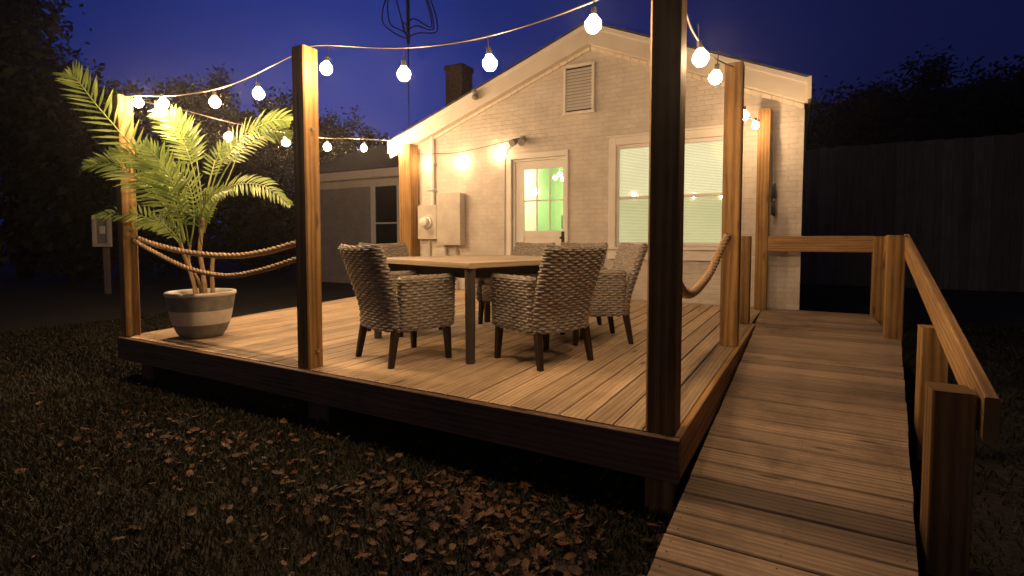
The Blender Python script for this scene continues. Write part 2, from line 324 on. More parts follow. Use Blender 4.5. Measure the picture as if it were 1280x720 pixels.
# ------------------------------------------------------------------ house
WY = 7.45; WXL = -6.47; WXR = .055; PKX = -2.76; PKZ = 4.47; EZL = 3.14; EZR = 3.255
def roofz(x, off=0):
    return (EZL + (PKZ - EZL) * (x - WXL) / (PKX - WXL) if x < PKX else EZR + (PKZ - EZR) * (WXR - x) / (WXR - PKX)) + off
house = thing('house', 'small painted brick house with a white gable and lit door and window behind the deck', 'house')
DX0, DX1, DZ = -4.13, -3.17, 2.60          # door opening
WX0, WX1, WZ0, WZ1 = -2.36, -.78, 1.20, 2.68   # window opening
fw = MB()
def col(x0, x1, z0, z1a, z1b, y): fw.poly([(x0, y, z0), (x1, y, z0), (x1, y, z1b), (x0, y, z1a)], [(0, 1, 2, 3)])
for y in (WY, WY + .12):
    col(WXL, DX0, 0, roofz(WXL), roofz(DX0), y); col(DX0, DX1, DZ, roofz(DX0), roofz(DX1), y)
    col(DX0, DX1, 0, D, D, y)
    col(DX1, PKX, 0, roofz(DX1), roofz(PKX), y); col(PKX, WX0, 0, roofz(PKX), roofz(WX0), y); col(WX0, WX1, 0, WZ0, WZ0, y); col(WX0, WX1, WZ1, roofz(WX0), roofz(WX1), y); col(WX1, WXR, 0, roofz(WX1), roofz(WXR), y)
fw.build('wall', M['brick'], house)
s = MB(); s.poly([(WXR, WY, 0), (WXR, 15, 0), (WXR, 15, EZR), (WXR, WY, EZR)], [(0, 1, 2, 3)]); s.build('side_wall', M['bricky'], house)
s = MB(); s.poly([(WXL, WY, 0), (WXL, 15, 0), (WXL, 15, EZL), (WXL, WY, EZL)], [(3, 2, 1, 0)])
s.build('side_wall', M['bricky'], house)
s = MB(); s.poly([(WXL, 15, 0), (WXR, 15, 0), (WXR, 15, EZR), (PKX, 15, PKZ), (WXL, 15, EZL)], [(0, 1, 2, 3, 4)]); s.build('rear_wall', M['brick'], house)
# roof slabs
def slab(mb, a, b, y0, y1, t):
    (xa, za), (xb, zb) = a, b
    mb.beam([(xa, y0, za), (xb, y0, zb), (xb, y0, zb + t), (xa, y0, za + t)], [(xa, y1, za), (xb, y1, zb), (xb, y1, zb + t), (xa, y1, za + t)], ch=.002)
YF = WY - .16
rs = MB(); xl = WXL - .16; xr = WXR + .03
slab(rs, (xl, roofz(xl) + .02), (PKX - .001, PKZ + .03), YF - .03, 15.1, .018); slab(rs, (PKX + .001, PKZ + .03), (xr, roofz(xr) + .02), YF - .03, 15.1, .018)
rf = rs.build('roof', M['roof'], house)
# fascia boards along the rake, a thin drip strip above and a crown strip below
f = MB()
def rake(mb, x0, x1, zoff0, zoff1, y0, y1, tone=.5):
    a = [(x0, roofz(x0) + zoff0), (x0, roofz(x0) + zoff1)]; b = [(x1, roofz(x1) + zoff0), (x1, roofz(x1) + zoff1)]
    mb.beam([(x0, y0, a[0][1]), (x0, y1, a[0][1]), (x0, y1, a[1][1]), (x0, y0, a[1][1])], [(x1, y0, b[0][1]), (x1, y1, b[0][1]), (x1, y1, b[1][1]), (x1, y0, b[1][1])], tone, .003)
for x0, x1 in ((xl, PKX - .002), (PKX + .002, xr)):
    rake(f, x0, x1, -.285, .018, YF, YF + .03)
    rake(f, x0, x1, -.20, -.115 + .10, YF + .034, YF + .05)
fo = f.build('fascia', M['fascia'], house)
f2 = MB()
for x0, x1 in ((xl, PKX - .002), (PKX + .002, xr)):
    rake(f2, x0, x1, -.055, .016, YF - .018, YF - .002)
    k = x0
f2.build('drip_strip', M['trim'], house)
f3 = MB()
for x0, x1 in ((WXL, PKX - .004), (PKX + .004, WXR)):
    rake(f3, x0, x1, -.28, -.24, YF + .055, WY - .002)          # soffit
    # dentil like rough moulding against the brick
    nseg = int(abs(x1 - x0) / .12)
    for i in range(nseg):
        a = x0 + (x1 - x0) * i / nseg; bb = x0 + (x1 - x0) * (i + .93) / nseg
        rake(f3, a, bb, -.335 - random.uniform(0, .006), -.285, WY - .05, WY - .003, random.random())
f3.build('soffit', M['fascia'], house)
# gutter end pieces
e = MB(); e.box(xr - .012, xr + .035, YF - .03, 15, roofz(xr) - .24, roofz(xr) + .03, 'y'); e.build('eave_board', M['fascia'], house)
e = MB(); e.box(xl - .035, xl + .012, YF - .03, 15, roofz(xl) - .2, roofz(xl) + .03, 'y'); e.build('eave_board', M['fascia'], house)
# gable vent with louvres
vx0, vx1, vz0, vz1 = -3.20, -2.70, 3.25, 3.98
v = MB()
for a, b_, c, d_ in ((vx0, vx0 + .04, vz0, vz1 - .05), (vx1 - .04, vx1, vz0, vz1 - .03)): v.box(a, b_, WY - .05, WY - .003, c, d_, 'z')
v.box(vx0 - .01, vx1 + .01, WY - .06, WY - .003, vz0 - .045, vz0 - .002, 'x')
v.box(vx0 + .042, vx1 - .042, WY - .05, WY - .003, vz1 - .06, vz1 - .02, 'x')
gv = v.build('gable_vent', M['trim'], house)
v = MB(); nl = 13
for i in range(nl):
    z = vz0 + .02 + i * (vz1 - vz0 - .11) / nl
    v.beam([(vx0 + .043, WY - .050, z), (vx0 + .043, WY - .042, z), (vx0 + .043, WY - .008, z + .05), (vx0 + .043, WY - .016, z + .05)],
           [(vx1 - .043, WY - .050, z), (vx1 - .043, WY - .042, z), (vx1 - .043, WY - .008, z + .05), (vx1 - .043, WY - .016, z + .05)], ch=.001)
v.build('louvre', M['trim'], gv)
v = MB(); v.poly([(vx0 + .04, WY - .004, vz0), (vx1 - .04, WY - .004, vz0), (vx1 - .04, WY - .004, vz1 - .06), (vx0 + .04, WY - .004, vz1 - .06)], [(0, 1, 2, 3)]); v.build('vent_backing', M['dark'], gv)
# door frame, slab, panes
f = MB(); o_ = .085
f.box(DX0 - o_, DX0 - .001, WY - .035, WY + .02, D, DZ + o_, 'z'); f.box(DX1 + .001, DX1 + .05, WY - .035, WY + .02, D, DZ + o_, 'z')
f.box(DX0 + .0005, DX1 - .0005, WY - .033, WY + .02, DZ + .0005, DZ + o_, 'x')
f.box(DX0, DX0 + .05, WY + .022, WY + .115, D, DZ, 'z'); f.box(DX0 + .052, DX1 - .002, WY + .022, WY + .115, DZ - .035, DZ - .001, 'x')
f.box(DX0 + .05, DX1, WY - .02, WY + .11, D + .002, D + .03, 'x')
df = f.build('door_frame', M['trim'], house)
GX0, GX1, GZ0, GZ1 = -3.93, -3.235, 1.43, 2.435
dx0 = DX0 + .052; dx1 = DX1 - .003; yd0, yd1 = WY + .045, WY + .085
d = MB(); d.box(dx0, GX0, yd0, yd1, D + .032, DZ - .038, 'z'); d.box(GX1, dx1, yd0, yd1, D + .032, DZ - .038, 'z')
d.box(GX0 + .0004, GX1 - .0004, yd0, yd1, GZ1, DZ - .038, 'x'); d.box(GX0 + .0004, GX1 - .0004, yd0 + .012, yd1, D + .032, GZ0 - .1, 'x'); d.box(GX0 + .0004, GX1 - .0004, yd0, yd1, GZ0 - .099, GZ0, 'x')
door = d.build('door', M['trim'], house)
d = MB()
for k in (1, 2):
    x = GX0 + (GX1 - GX0) * k / 3; d.box(x - .011, x + .011, yd0 + .004, yd1 - .004, GZ0 + .0005, GZ1 - .0005, 'z')
zm = (GZ0 + GZ1) / 2 - .01
for k in range(3):
    a = GX0 + (GX1 - GX0) * k / 3 + (.0115 if k else .0005); b_ = GX0 + (GX1 - GX0) * (k + 1) / 3 - (.0115 if k < 2 else .0005); d.box(a, b_, yd0 + .006, yd1 - .006, zm - .011, zm + .011, 'x')
d.build('muntin', M['trim'], door)
d = MB(); d.box(GX0 + .0005, GX1 - .0005, yd0 + .017, yd0 + .021, GZ0 + .0005, GZ1 - .0005, 'x', ch=.0005); d.build('door_pane', M['glass'], door)
d = MB(); d.tube([(dx1 - .06, yd0, 1.32), (dx1 - .06, yd0 - .05, 1.32)], .012); d.lathe([(0.001, 0), (.022, .004), (.03, .02), (.022, .036), (.001, .04)], 14, (dx1 - .06, yd0 - .06, 1.30)); d.box(dx1 - .085, dx1 - .035, yd0 - .008, yd0 - .001, 1.22, 1.42, 'z')
smooth_angle(d.build('door_handle', M['dark'], door))
# lit room behind the door
r_ = MB(); X0, X1, Y0, Y1, Z0, Z1 = -4.6, -2.45, WY + .125, 10.2, D, 2.85
r_.poly([(X0, Y0, Z0), (X1, Y0, Z0), (X1, Y1, Z0), (X0, Y1, Z0), (X0, Y0, Z1), (X1, Y0, Z1), (X1, Y1, Z1), (X0, Y1, Z1)], [(0, 1, 2, 3), (3, 2, 6, 7), (0, 3, 7, 4), (1, 5, 6, 2)])
room = r_.build('room_shell', M['green'], house)
r_ = MB(); r_.poly([(X0, Y0, Z1), (X1, Y0, Z1), (X1, Y1, Z1), (X0, Y1, Z1)], [(0, 3, 2, 1)]); r_.poly([(X0 + .002, Y0, D), (X0 + .02, Y0, D), (X0 + .02, Y1 - .9, D), (X0 + .002, Y1 - .9, D), (X0 + .002, Y0, Z1), (X0 + .02, Y0, Z1), (X0 + .02, Y1 - .9, Z1), (X0 + .002, Y1 - .9, Z1)], [(1, 2, 6, 5), (2, 3, 7, 6)])
r_.build('room_ceiling', M['cream'], room)
ld = bpy.data.lights.new('room_light', 'POINT'); ld.energy = 60; ld.color = (1, .95, .75); ld.shadow_soft_size = .15
lo = bpy.data.objects.new('room_light', ld); COL.objects.link(lo); lo.location = (-3.6, 8.6, 2.45); lo.parent = house
pl = thing('pendant_lamp', 'small glowing pendant lamp inside the green room behind the door panes', 'lamp')
d = MB(); d.tube([(-4.0, 9.1, 2.84), (-4.0, 9.1, 2.55)], .008, 6); d.build('cord', M['grey'], pl)
for dx, dz in ((-.09, .0), (.08, -.04), (0, .06)):
    d = MB(); d.lathe([(.001, -.045), (.035, -.03), (.045, 0), (.03, .035), (.001, .045)], 12, (-4.0 + dx, 9.1, 2.48 + dz)); d.build('lamp_shade', M['lamp'], pl, True)
st = thing('bar_stool', 'dark bar stool with a low back inside the lit green room', 'stool')
d = MB(); d.tube([(-3.83, 8.95, D), (-3.83, 8.95, 1.25)], .018, 8); d.lathe([(.001, 0), (.18, .005), (.17, .03), (.02, .05)], 16, (-3.83, 8.95, D)); d.build('pedestal', M['furn'], st)
d = MB(); d.lathe([(.001, 0), (.16, 0), (.17, .04), (.15, .06), (.001, .06)], 16, (-3.83, 8.95, 1.25)); d.build('seat', M['furn'], st)
d = MB(); d.box(-3.95, -3.71, 9.07, 9.1, 1.5, 1.75, 'x'); d.tube([(-3.83, 9.08, 1.28), (-3.83, 9.085, 1.5)], .012, 6); d.build('backrest', M['furn'], st)
kt = thing('side_table', 'low dark green side table inside the lit room', 'table')
d = MB(); d.box(-4.50, -4.10, 9.1, 9.5, 1.38, 1.46, 'x'); d.build('table_top', M['furn'], kt)
for a, b_ in ((-4.47, 9.13), (-4.15, 9.13), (-4.47, 9.45), (-4.15, 9.45)):
    d = MB(); d.box(a, a + .03, b_, b_ + .03, D, 1.38, 'z'); d.build('leg', M['furn'], kt)
# double window with blinds
win = MB(); o_ = .11
win.box(WX0 - o_, WX0 - .001, WY - .03, WY + .03, WZ0 - .02, WZ1 + o_, 'z'); win.box(WX1 + .001, WX1 + o_, WY - .03, WY + .03, WZ0 - .02, WZ1 + o_, 'z')
win.box(WX0 + .0005, WX1 - .0005, WY - .028, WY + .03, WZ1 + .0005, WZ1 + o_, 'x'); win.box(WX0 - o_ - .02, WX1 + o_ + .02, WY - .045, WY - .002, WZ1 + o_ + .001, WZ1 + o_ + .035, 'x')
xm = (WX0 + WX1) / 2; win.box(xm - .05, xm + .05, WY - .02, WY + .05, WZ0 + .001, WZ1 - .001, 'z')
for x0, x1 in ((WX0, xm - .051), (xm + .051, WX1)):
    for a, b_ in ((x0 + .001, x0 + .04), (x1 - .04, x1 - .001)): win.box(a, b_, WY + .008, WY + .05, WZ0 + .001, WZ1 - .001, 'z')
    win.box(x0 + .041, x1 - .041, WY + .01, WY + .05, WZ0 + .001, WZ0 + .05, 'x'); win.box(x0 + .041, x1 - .041, WY + .01, WY + .05, WZ1 - .05, WZ1 - .001, 'x')
window = win.build('window', M['trim'], house)
s = MB(); s.box(WX0 - o_ - .05, WX1 + o_ + .05, WY - .09, WY - .001, WZ0 - .055, WZ0 - .021, 'x'); s.box(WX0 - o_, WX1 + o_, WY - .05, WY - .001, WZ0 - .20, WZ0 - .056, 'x'); s.build('sill', M['trim'], window)
for x0, x1 in ((WX0 + .041, xm - .092), (xm + .092, WX1 - .041)):
    s = MB(); s.box(x0, x1, WY + .012, WY + .048, 1.885, 1.925, 'x'); s.build('meeting_rail', M['trim'], window)
    s = MB(); s.box(x0, x1, WY + .028, WY + .032, WZ0 + .051, 1.884, 'x', ch=.0005); s.build('lower_pane', M['screen'], window); s = MB(); s.box(x0, x1, WY + .028, WY + .032, 1.926, WZ1 - .051, 'x', ch=.0005); s.build('upper_pane', M['glass'], window)
    s = MB(); z = WZ0 + .03
    while z < WZ1 - .02:
        s.beam([(x0 - .03, WY + .075, z), (x0 - .03, WY + .095, z + .018), (x0 - .03, WY + .097, z + .017), (x0 - .03, WY + .077, z - .001)],
               [(x1 + .03, WY + .075, z), (x1 + .03, WY + .095, z + .018), (x1 + .03, WY + .097, z + .017), (x1 + .03, WY + .077, z - .001)], ch=.0003)
        z += .0215
    s.build('blinds', M['blind'], window)
s = MB(); s.poly([(WX0, WY + .115, WZ0), (WX1, WY + .115, WZ0), (WX1, WY + .115, WZ1), (WX0, WY + .115, WZ1)], [(0, 1, 2, 3)]); s.build('blind_backing', M['blindback'], window)
# the wing behind on the left
wing = thing('house_wing', 'darker rear wing of the painted brick house with one unlit window', 'building')
s = MB(); VY = 10.8; VX = -13.2
s.poly([(VX, VY, 0), (WXL, VY, 0), (WXL, VY, 3.2), (VX, VY, 3.2)], [(0, 1, 2, 3)]); s.poly([(VX, VY, 0), (VX, 17, 0), (VX, 17, 3.2), (VX, VY, 3.2)], [(3, 2, 1, 0)])
s.build('wall', M['brick_wing'], wing)
s = MB(); s.box(VX - .2, WXL - .04, VY - .30, VY - .26, 2.98, 3.22, 'x'); s.box(VX, WXL - .04, VY - .26, VY - .002, 2.98, 3.0, 'x'); s.box(VX, WXL - .04, VY - .03, VY - .002, 2.78, 2.975, 'x'); s.build('fascia', M['fascia'], wing)
s = MB(); s.beam([(VX - .3, VY - .34, 3.2), (VX - .3, 14, 4.6), (VX - .3, 14, 4.65), (VX - .3, VY - .34, 3.25)], [(WXL, VY - .34, 3.2), (WXL, 14, 4.6), (WXL, 14, 4.65), (WXL, VY - .34, 3.25)])
s.beam([(VX - .3, 14.01, 4.6), (VX - .3, 17.3, 3.2), (VX - .3, 17.3, 3.25), (VX - .3, 14.01, 4.65)], [(WXL, 14.01, 4.6), (WXL, 17.3, 3.2), (WXL, 17.3, 3.25), (WXL, 14.01, 4.65)]); s.build('roof', M['roof'], wing)
s = MB(); wx0, wx1, wz0, wz1 = -10.36, -9.56, .95, 2.76
for a in ((wx0 - .16, wx0, wz0 - .1, wz1 + .0), (wx1, wx1 + .16, wz0 - .1, wz1 + .0)): s.box(a[0], a[1], VY - .05, VY - .002, a[2], a[3], 'z')
s.box(wx0 - .16, wx1 + .16, VY - .06, VY - .002, wz1 + .001, wz1 + .17, 'x'); s.box(wx0 - .2, wx1 + .2, VY - .08, VY - .002, wz0 - .16, wz0 - .101, 'x'); s.box(wx0, wx1, VY - .04, VY - .004, 1.72, 1.76, 'x')
wwn = s.build('window', M['trim'], wing)
s = MB(); s.box(wx0, wx1, VY - .02, VY - .003, wz0, wz1, 'x', ch=.001); s.build('pane', M['dglass'], wwn)
s = MB(); s.box(-9.55, -8.95, 13.0, 13.6, 4.0, 6.45, 'z'); s.box(-9.58, -8.92, 12.97, 13.63, 6.451, 6.6, 'z'); s.build('chimney', M['chim'], wing)

# things fixed to the wall
def boxthing(name, label, cat, mt, x0, x1, y0, y1, z0, z1): 
    t_ = thing(name, label, cat); return t_
t_ = thing('electric_meter', 'square grey meter box with a round glass dial left of the panel', 'meter')
d = MB(); d.box(-6.03, -5.60, WY - .12, WY - .003, 1.30, 1.905, 'z', .5, .01); d.build('meter_box', M['metal'], t_)
d = MB(); cx, cz = -5.80, 1.60
for i in range(6): pass
prof = [(.001, .15), (.055, .148), (.078, .13), (.085, .09), (.085, .05), (.11, .045), (.115, .0)]
b0 = MB(); b0.lathe(prof, 24); b0.v = [(cx + x, WY - .12 - z, cz + y) for x, y, z in b0.v]
smooth_angle(b0.build('dial', M['trim'], t_))
d = MB(); d.tube([(-5.83, WY - .03, 1.3), (-5.83, WY - .03, .75)], .03, 10); d.tube([(-5.83, WY - .03, .75), (-5.83, WY - .03, D)], .018, 8); smooth_angle(d.build('conduit', M['metal'], t_))
t_ = thing('electrical_panel', 'tall closed grey panel box on the brick wall right of the meter', 'electrical box')
d = MB(); d.box(-5.53, -5.06, WY - .17, WY - .003, 1.19, 2.09, 'z', .5, .008); d.build('cabinet', M['metal'], t_)
d = MB(); d.box(-5.545, -5.045, WY - .185, WY - .172, 1.20, 2.10, 'z', .5, .004); d.box(-5.31, -5.28, WY - .195, WY - .186, 1.22, 1.26, 'z', .5, .002); d.build('panel_door', M['metal'], t_)
d = MB()
for x in (-5.45, -5.22): d.tube([(x, WY - .06, 1.19), (x, WY - .06, D)], .022, 8)
smooth_angle(d.build('conduit', M['metal'], t_))
t_ = thing('conduit_mast', 'white vertical service pipe rising from the meter box to the rafter', 'pipe')
d = MB(); d.tube([(-5.73, WY - .06, 1.91), (-5.73, WY - .06, 3.12)], .035, 12); smooth_angle(d.build('pipe', M['trim'], t_))
for z in (2.15, 2.62):
    d = MB(); d.box(-5.785, -5.675, WY - .10, WY - .003, z, z + .03, 'x', .5, .003); d.build('clamp', M['chrome'], t_)
t_ = thing('floodlight', 'small grey unlit floodlight on the gable wall above the door', 'floodlight')
d = MB(); d.lathe([(.001, 0), (.055, .0), (.05, .03), (.001, .035)], 16); d.v = [(-3.93 + x, WY - .002 - z, 2.92 + y) for x, y, z in d.v]; smooth_angle(d.build('mount', M['grey'], t_))
for sx in (-1, 1):
    d = MB(); d.tube([(-3.93, WY - .04, 2.92), (-3.93 + sx * .05, WY - .10, 2.90), (-3.93 + sx * .07, WY - .13, 2.87), (-3.93 + sx * .085, WY - .21, 2.83)], [.015, .03, .05, .062], 14); smooth_angle(d.build('lamp_head', M['grey'], t_), 60)
t_ = thing('rake_floodlight', 'tiny twin floodlight fixed on the left slope of the gable board', 'floodlight')
d = MB(); x0 = -4.72; z0 = roofz(x0) - .11; d.lathe([(.001, 0), (.05, 0), (.045, .03), (.001, .035)], 14); d.v = [(x0 + x, YF - .02 - z, z0 + y) for x, y, z in d.v]; d.build('mount', M['grey'], t_)
for sz in (-.03, .05):
    d = MB(); d.tube([(x0 + .02, YF - .05, z0 + sz), (x0 + .04, YF - .10, z0 + sz), (x0 + .05, YF - .15, z0 + sz)], [.03, .045, .04], 12); d.build('lamp_head', M['grey'], t_, True)
d = MB(); d.tube([(-4.26, WY - .01, D + .01), (-4.26, WY - .012, 1.5), (-4.255, WY - .01, 2.62), (-4.2, WY - .012, 2.78), (-3.97, WY - .02, 2.93)], .006, 5); tag(d.build('wall_cable', M['grey']), 'thin grey cable running down the brick beside the door frame', 'cable')

# ------------------------------------------------------------------ deck
deck = thing('wooden_deck', 'raised timber deck of long boards with six tall square posts', 'deck')
def XL(y): return -5.46 - (y - 2.33) * .165
def XR(y): return -.437 + .022 * (y - 2.33)
BY0 = 2.374
d = MB(); y1 = WY - .012
x = XR(BY0) - .040; k = 0
while x > -6.32:
    xa, xb = x - .1362, x
    dz = random.uniform(-.0015, .0015)
    def ystart(xx): return BY0 if xx >= XL(BY0) + .04 else 2.33 + (-5.46 - xx + .04) / .165
    # boards follow the slight splay of the deck's right edge
    sp_ = .022 * (y1 - BY0) * max(0, 1 - k / 12)
    ya, yb = ystart(xa), ystart(xb)
    if min(ya, yb) < y1 - .05:
        tz = D + dz
        d.beam([(xa, ya, tz - .03), (xa, ya, tz), (xb, yb, tz), (xb, yb, tz - .03)], [(xa + sp_, y1, tz - .03), (xa + sp_, y1, tz), (xb + sp_ * (1 if k else 1), y1, tz), (xb + sp_, y1, tz - .03)], ch=.003)
    x -= .1425; k += 1
d.build('deck_boards', M['deck'], deck)
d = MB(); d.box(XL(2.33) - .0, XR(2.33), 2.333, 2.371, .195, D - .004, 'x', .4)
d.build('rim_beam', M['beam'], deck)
d = MB(); yb_ = 6.0
d.beam([(XR(2.372) - .038, 2.372, .20), (XR(2.372) - .038, 2.372, D - .001), (XR(2.372), 2.372, D - .001), (XR(2.372), 2.372, .20)], [(XR(yb_) - .038, yb_, .20), (XR(yb_) - .038, yb_, D - .001), (XR(yb_), yb_, D - .001), (XR(yb_), yb_, .20)], .8)
d.build('rim_beam', M['post'], deck)
d = MB()
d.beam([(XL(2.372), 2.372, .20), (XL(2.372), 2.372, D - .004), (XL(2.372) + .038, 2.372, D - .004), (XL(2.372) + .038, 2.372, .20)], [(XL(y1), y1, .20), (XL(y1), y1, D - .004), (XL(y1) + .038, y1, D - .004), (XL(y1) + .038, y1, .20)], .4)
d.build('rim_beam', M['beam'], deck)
d = MB(); yj = 2.8
while yj < 7.3:
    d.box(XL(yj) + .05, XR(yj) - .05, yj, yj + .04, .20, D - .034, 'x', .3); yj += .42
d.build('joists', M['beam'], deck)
POSTS = {'near': (-.600, -.465, 2.373, 2.513, 0, 2.75), 'mid': (-3.035, -2.912, 2.373, 2.498, D, 2.60), 'left': (-5.50 + .02, -5.375, 2.375, 2.495, D, 2.605), 'right': (-.548, -.408, 4.6, 4.74, D + .003, 2.74), 'wall': (-.455, -.31, 7.2, 7.35, D + .003, 2.93), 'hl': (-6.33, -6.06, 7.18, 7.42, D + .003, 3.0)}
for kx, (a, b_, c, e_, z0, z1) in POSTS.items():
    p = MB(); p.box(a, b_, c, e_, z0, z1, 'z', {'near': .35, 'mid': .55, 'left': .6}.get(kx, .6), .009); o = p.build('post', M['post'], deck)
    if kx == 'near': o['label'] = 'dark near corner post rising out of the picture'
p = MB(); p.box(-.555, -.415, 5.90, 6.04, D + .003, 1.33, 'z', .35, .006); p.build('stub_post', M['post'], deck)
for a, b_ in ((-3.03, -2.82), (-5.3, -5.1)):
    p = MB(); p.box(a, b_, 2.45, 2.6, -.05, .30, 'z', .3); p.build('support_post', M['beam'], deck)
# bolts and eye hooks
for x, y, z in ((-2.906, 2.43, 2.05), (-2.906, 2.44, .52)):
    p = MB(); p.tube([(x - .02, y, z), (x + .012, y, z)], .012, 8); p.build('bolt', M['chrome'], deck)
# ------------------------------------------------------------------ ramp with landing and handrail
rampt = thing('ramp', 'timber access ramp with cross boards sloping down beside the deck', 'ramp')
def RZ(y): return .392 - .072 * (5.86 - y) if y < 5.86 else .392
def RL(y): return XR(y) + .012 + .02 * (5.9 - y) / 4 * 0
def RR(y): return .87 - .128 * (5.86 - y)
d = MB(); y = 5.84
while y > 1.15:
    ya, yb = y - .1555, y; j = random.uniform(-.003, .003); jr = random.uniform(-.003, .003); dz = random.uniform(-.001, .001)
    l0, l1 = RL(ya) + j, RL(yb) + j; r0, r1 = RR(ya) + jr, RR(yb) + jr
    za, zb = RZ(ya) + dz, RZ(yb) + dz
    if yb < 5.95:
        d.beam([(l0, ya, za - .032), (l1, yb, zb - .032), (l1, yb, zb), (l0, ya, za)], [(r0, ya, za - .032), (r1, yb, zb - .032), (r1, yb, zb), (r0, ya, za)], ch=.005)
    y -= .1645
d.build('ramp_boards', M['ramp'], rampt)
d = MB(); y = 5.862; xe = .80
while y < WY - .03:
    yb = min(y + .1365, WY - .02)
    d.box((-.365 if y > 6.04 else -.36), xe + random.uniform(-.006, .006) + .10 * 0, y, yb, .364, .396 + random.uniform(-.001, .001), 'x', ch=.003); y += .1425
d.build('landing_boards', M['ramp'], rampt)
d = MB()
d.beam([(.02 + RR(1.2) - .06, 1.2, RZ(1.2) - .2), (RR(1.2) - .001, 1.2, RZ(1.2) - .2), (RR(1.2) - .001, 1.2, RZ(1.2) - .034), (RR(1.2) - .04, 1.2, RZ(1.2) - .034)], [(RR(5.85) - .04, 5.85, .2), (RR(5.85) - .001, 5.85, .2), (RR(5.85) - .001, 5.85, .352), (RR(5.85) - .04, 5.85, .352)])
d.build('stringer', M['beam'], rampt)
d = MB(); d.beam([(-.36, 1.2, RZ(1.2) - .2), (-.32, 1.2, RZ(1.2) - .2), (-.32, 1.2, RZ(1.2) - .034), (-.36, 1.2, RZ(1.2) - .034)], [(-.34, 5.85, .2), (-.30, 5.85, .2), (-.30, 5.85, .352), (-.34, 5.85, .352)]); d.build('stringer', M['beam'], rampt)
sc_ = MB()
y = 5.84
while y > 1.3:
    for fx in (.045, .5, .955):
        for oy in (.04, .118):
            yy = y - oy + random.uniform(-.006, .006); xx = RL(yy) + (RR(yy) - RL(yy)) * fx + random.uniform(-.008, .008); zz = RZ(yy) + .0012
            sc_.face([(xx + .0045 * math.cos(a), yy + .0045 * math.sin(a), zz) for a in [k * math.pi / 4 for k in range(8)]])
    y -= .1645
tag(sc_.build('screw_heads', M['dark'], rampt), kind='stuff')
NW = (.470, .600, 2.46, 2.60)
for a, b_, c, e_, z1, tn in ((.775, .91, 7.1, 7.24, 1.20 + .13, .5), (.735, .868, 5.75, 5.89, 1.335, .45), (.655, .785, 3.75, 3.88, .785, .55), (*NW, .725, .3)):
    p = MB(); p.box(a, b_, c, e_, -.05, z1, 'z', tn, .006); p.build('rail_post', M['post'], rampt)
p = MB(); p.box(-.308, .774, 7.15, 7.19, 1.145, 1.335, 'x', .6, .005); p.build('cross_rail', M['rail'], rampt)
p = MB(); p.box(.872, .908, 5.90, 7.10, 1.145, 1.335, 'y', .6, .005); p.build('cross_rail', M['rail'], rampt)
p = MB(); p.beam([(.603, 2.40, .565), (.646, 2.40, .565), (.646, 2.40, .735), (.603, 2.40, .735)], [(.870, 5.90, 1.155), (.912, 5.90, 1.155), (.912, 5.90, 1.345), (.870, 5.90, 1.345)], .7, .005)
p.build('handrail', M['rail'], rampt)

# ------------------------------------------------------------------ ropes
def rope(pts, r, name, label, group=None, hook=True, knot=True):
    root = thing(name, label, 'rope', group=group)
    P_ = [Vector(p) for p in pts]; n_ = 90
    def cr(t_):
        t_ *= len(P_) - 1; i = min(int(t_), len(P_) - 2); u = t_ - i
        p0 = P_[max(i - 1, 0)]; p1 = P_[i]; p2 = P_[i + 1]; p3 = P_[min(i + 2, len(P_) - 1)]
        return .5 * ((2 * p1) + (-p0 + p2) * u + (2 * p0 - 5 * p1 + 4 * p2 - p3) * u * u + (-p0 + 3 * p1 - 3 * p2 + p3) * u ** 3)
    C = [cr(i / n_) for i in range(n_ + 1)]; L = sum((C[i + 1] - C[i]).length for i in range(n_))
    N_ = int(L / .009); C = [cr(i / N_) for i in range(N_ + 1)]
    mb = MB(); tw = 2 * math.pi / (r * 7.5)
    for s_ in range(3):
        pts_ = []; nrm = Vector((0, 0, 1)); acc = 0
        for i, p_ in enumerate(C):
            t_ = (C[min(i + 1, N_)] - C[max(i - 1, 0)]).normalized(); nrm = (nrm - t_ * nrm.dot(t_)).normalized(); bi = t_.cross(nrm)
            if i: acc += (C[i] - C[i - 1]).length
            a = acc * tw + s_ * 2.0944; pts_.append(p_ + (nrm * math.cos(a) + bi * math.sin(a)) * r * .48)
        mb.tube(pts_, r * .58, 7, .3 + .2 * s_)
    mb.build('strand', M['rope'], root, True)
    for e_ in (pts[0], pts[-1]) if hook else ():
        h = MB(); c = Vector(e_); h.tube([c + Vector((.0, .022 * math.cos(a), .022 * math.sin(a))) for a in [k * math.pi / 6 for k in range(13)]], .005, 6); h.build('eye_hook', M['dark'], root, True)
    return root
g_ = 'ropes slung between the deck posts'
rope([(-5.37, 2.50, 1.30), (-5.0, 2.5, 1.235), (-4.5, 2.50, 1.18), (-3.95, 2.50, 1.165), (-3.5, 2.48, 1.205), (-3.03, 2.44, 1.285)], .024, 'rope_barrier', 'upper twisted rope behind the palm stems, hung nearly straight', g_)
rope([(-5.37, 2.46, 1.285), (-5.0, 2.45, 1.18), (-4.5, 2.45, 1.055), (-3.95, 2.44, 1.01), (-3.5, 2.43, 1.065), (-3.03, 2.42, 1.17)], .020, 'rope_barrier', 'lower sagging twisted rope just above the striped pot', g_)
rope([(-.53, 2.51, 1.26), (-.53, 2.72, 1.07), (-.54, 3.05, .985), (-.54, 3.40, .985), (-.53, 3.85, 1.06), (-.52, 4.30, 1.20), (-.50, 4.585, 1.325)], .028, 'rope_barrier', 'thick rope curving from the near dark post up to the next post', g_)

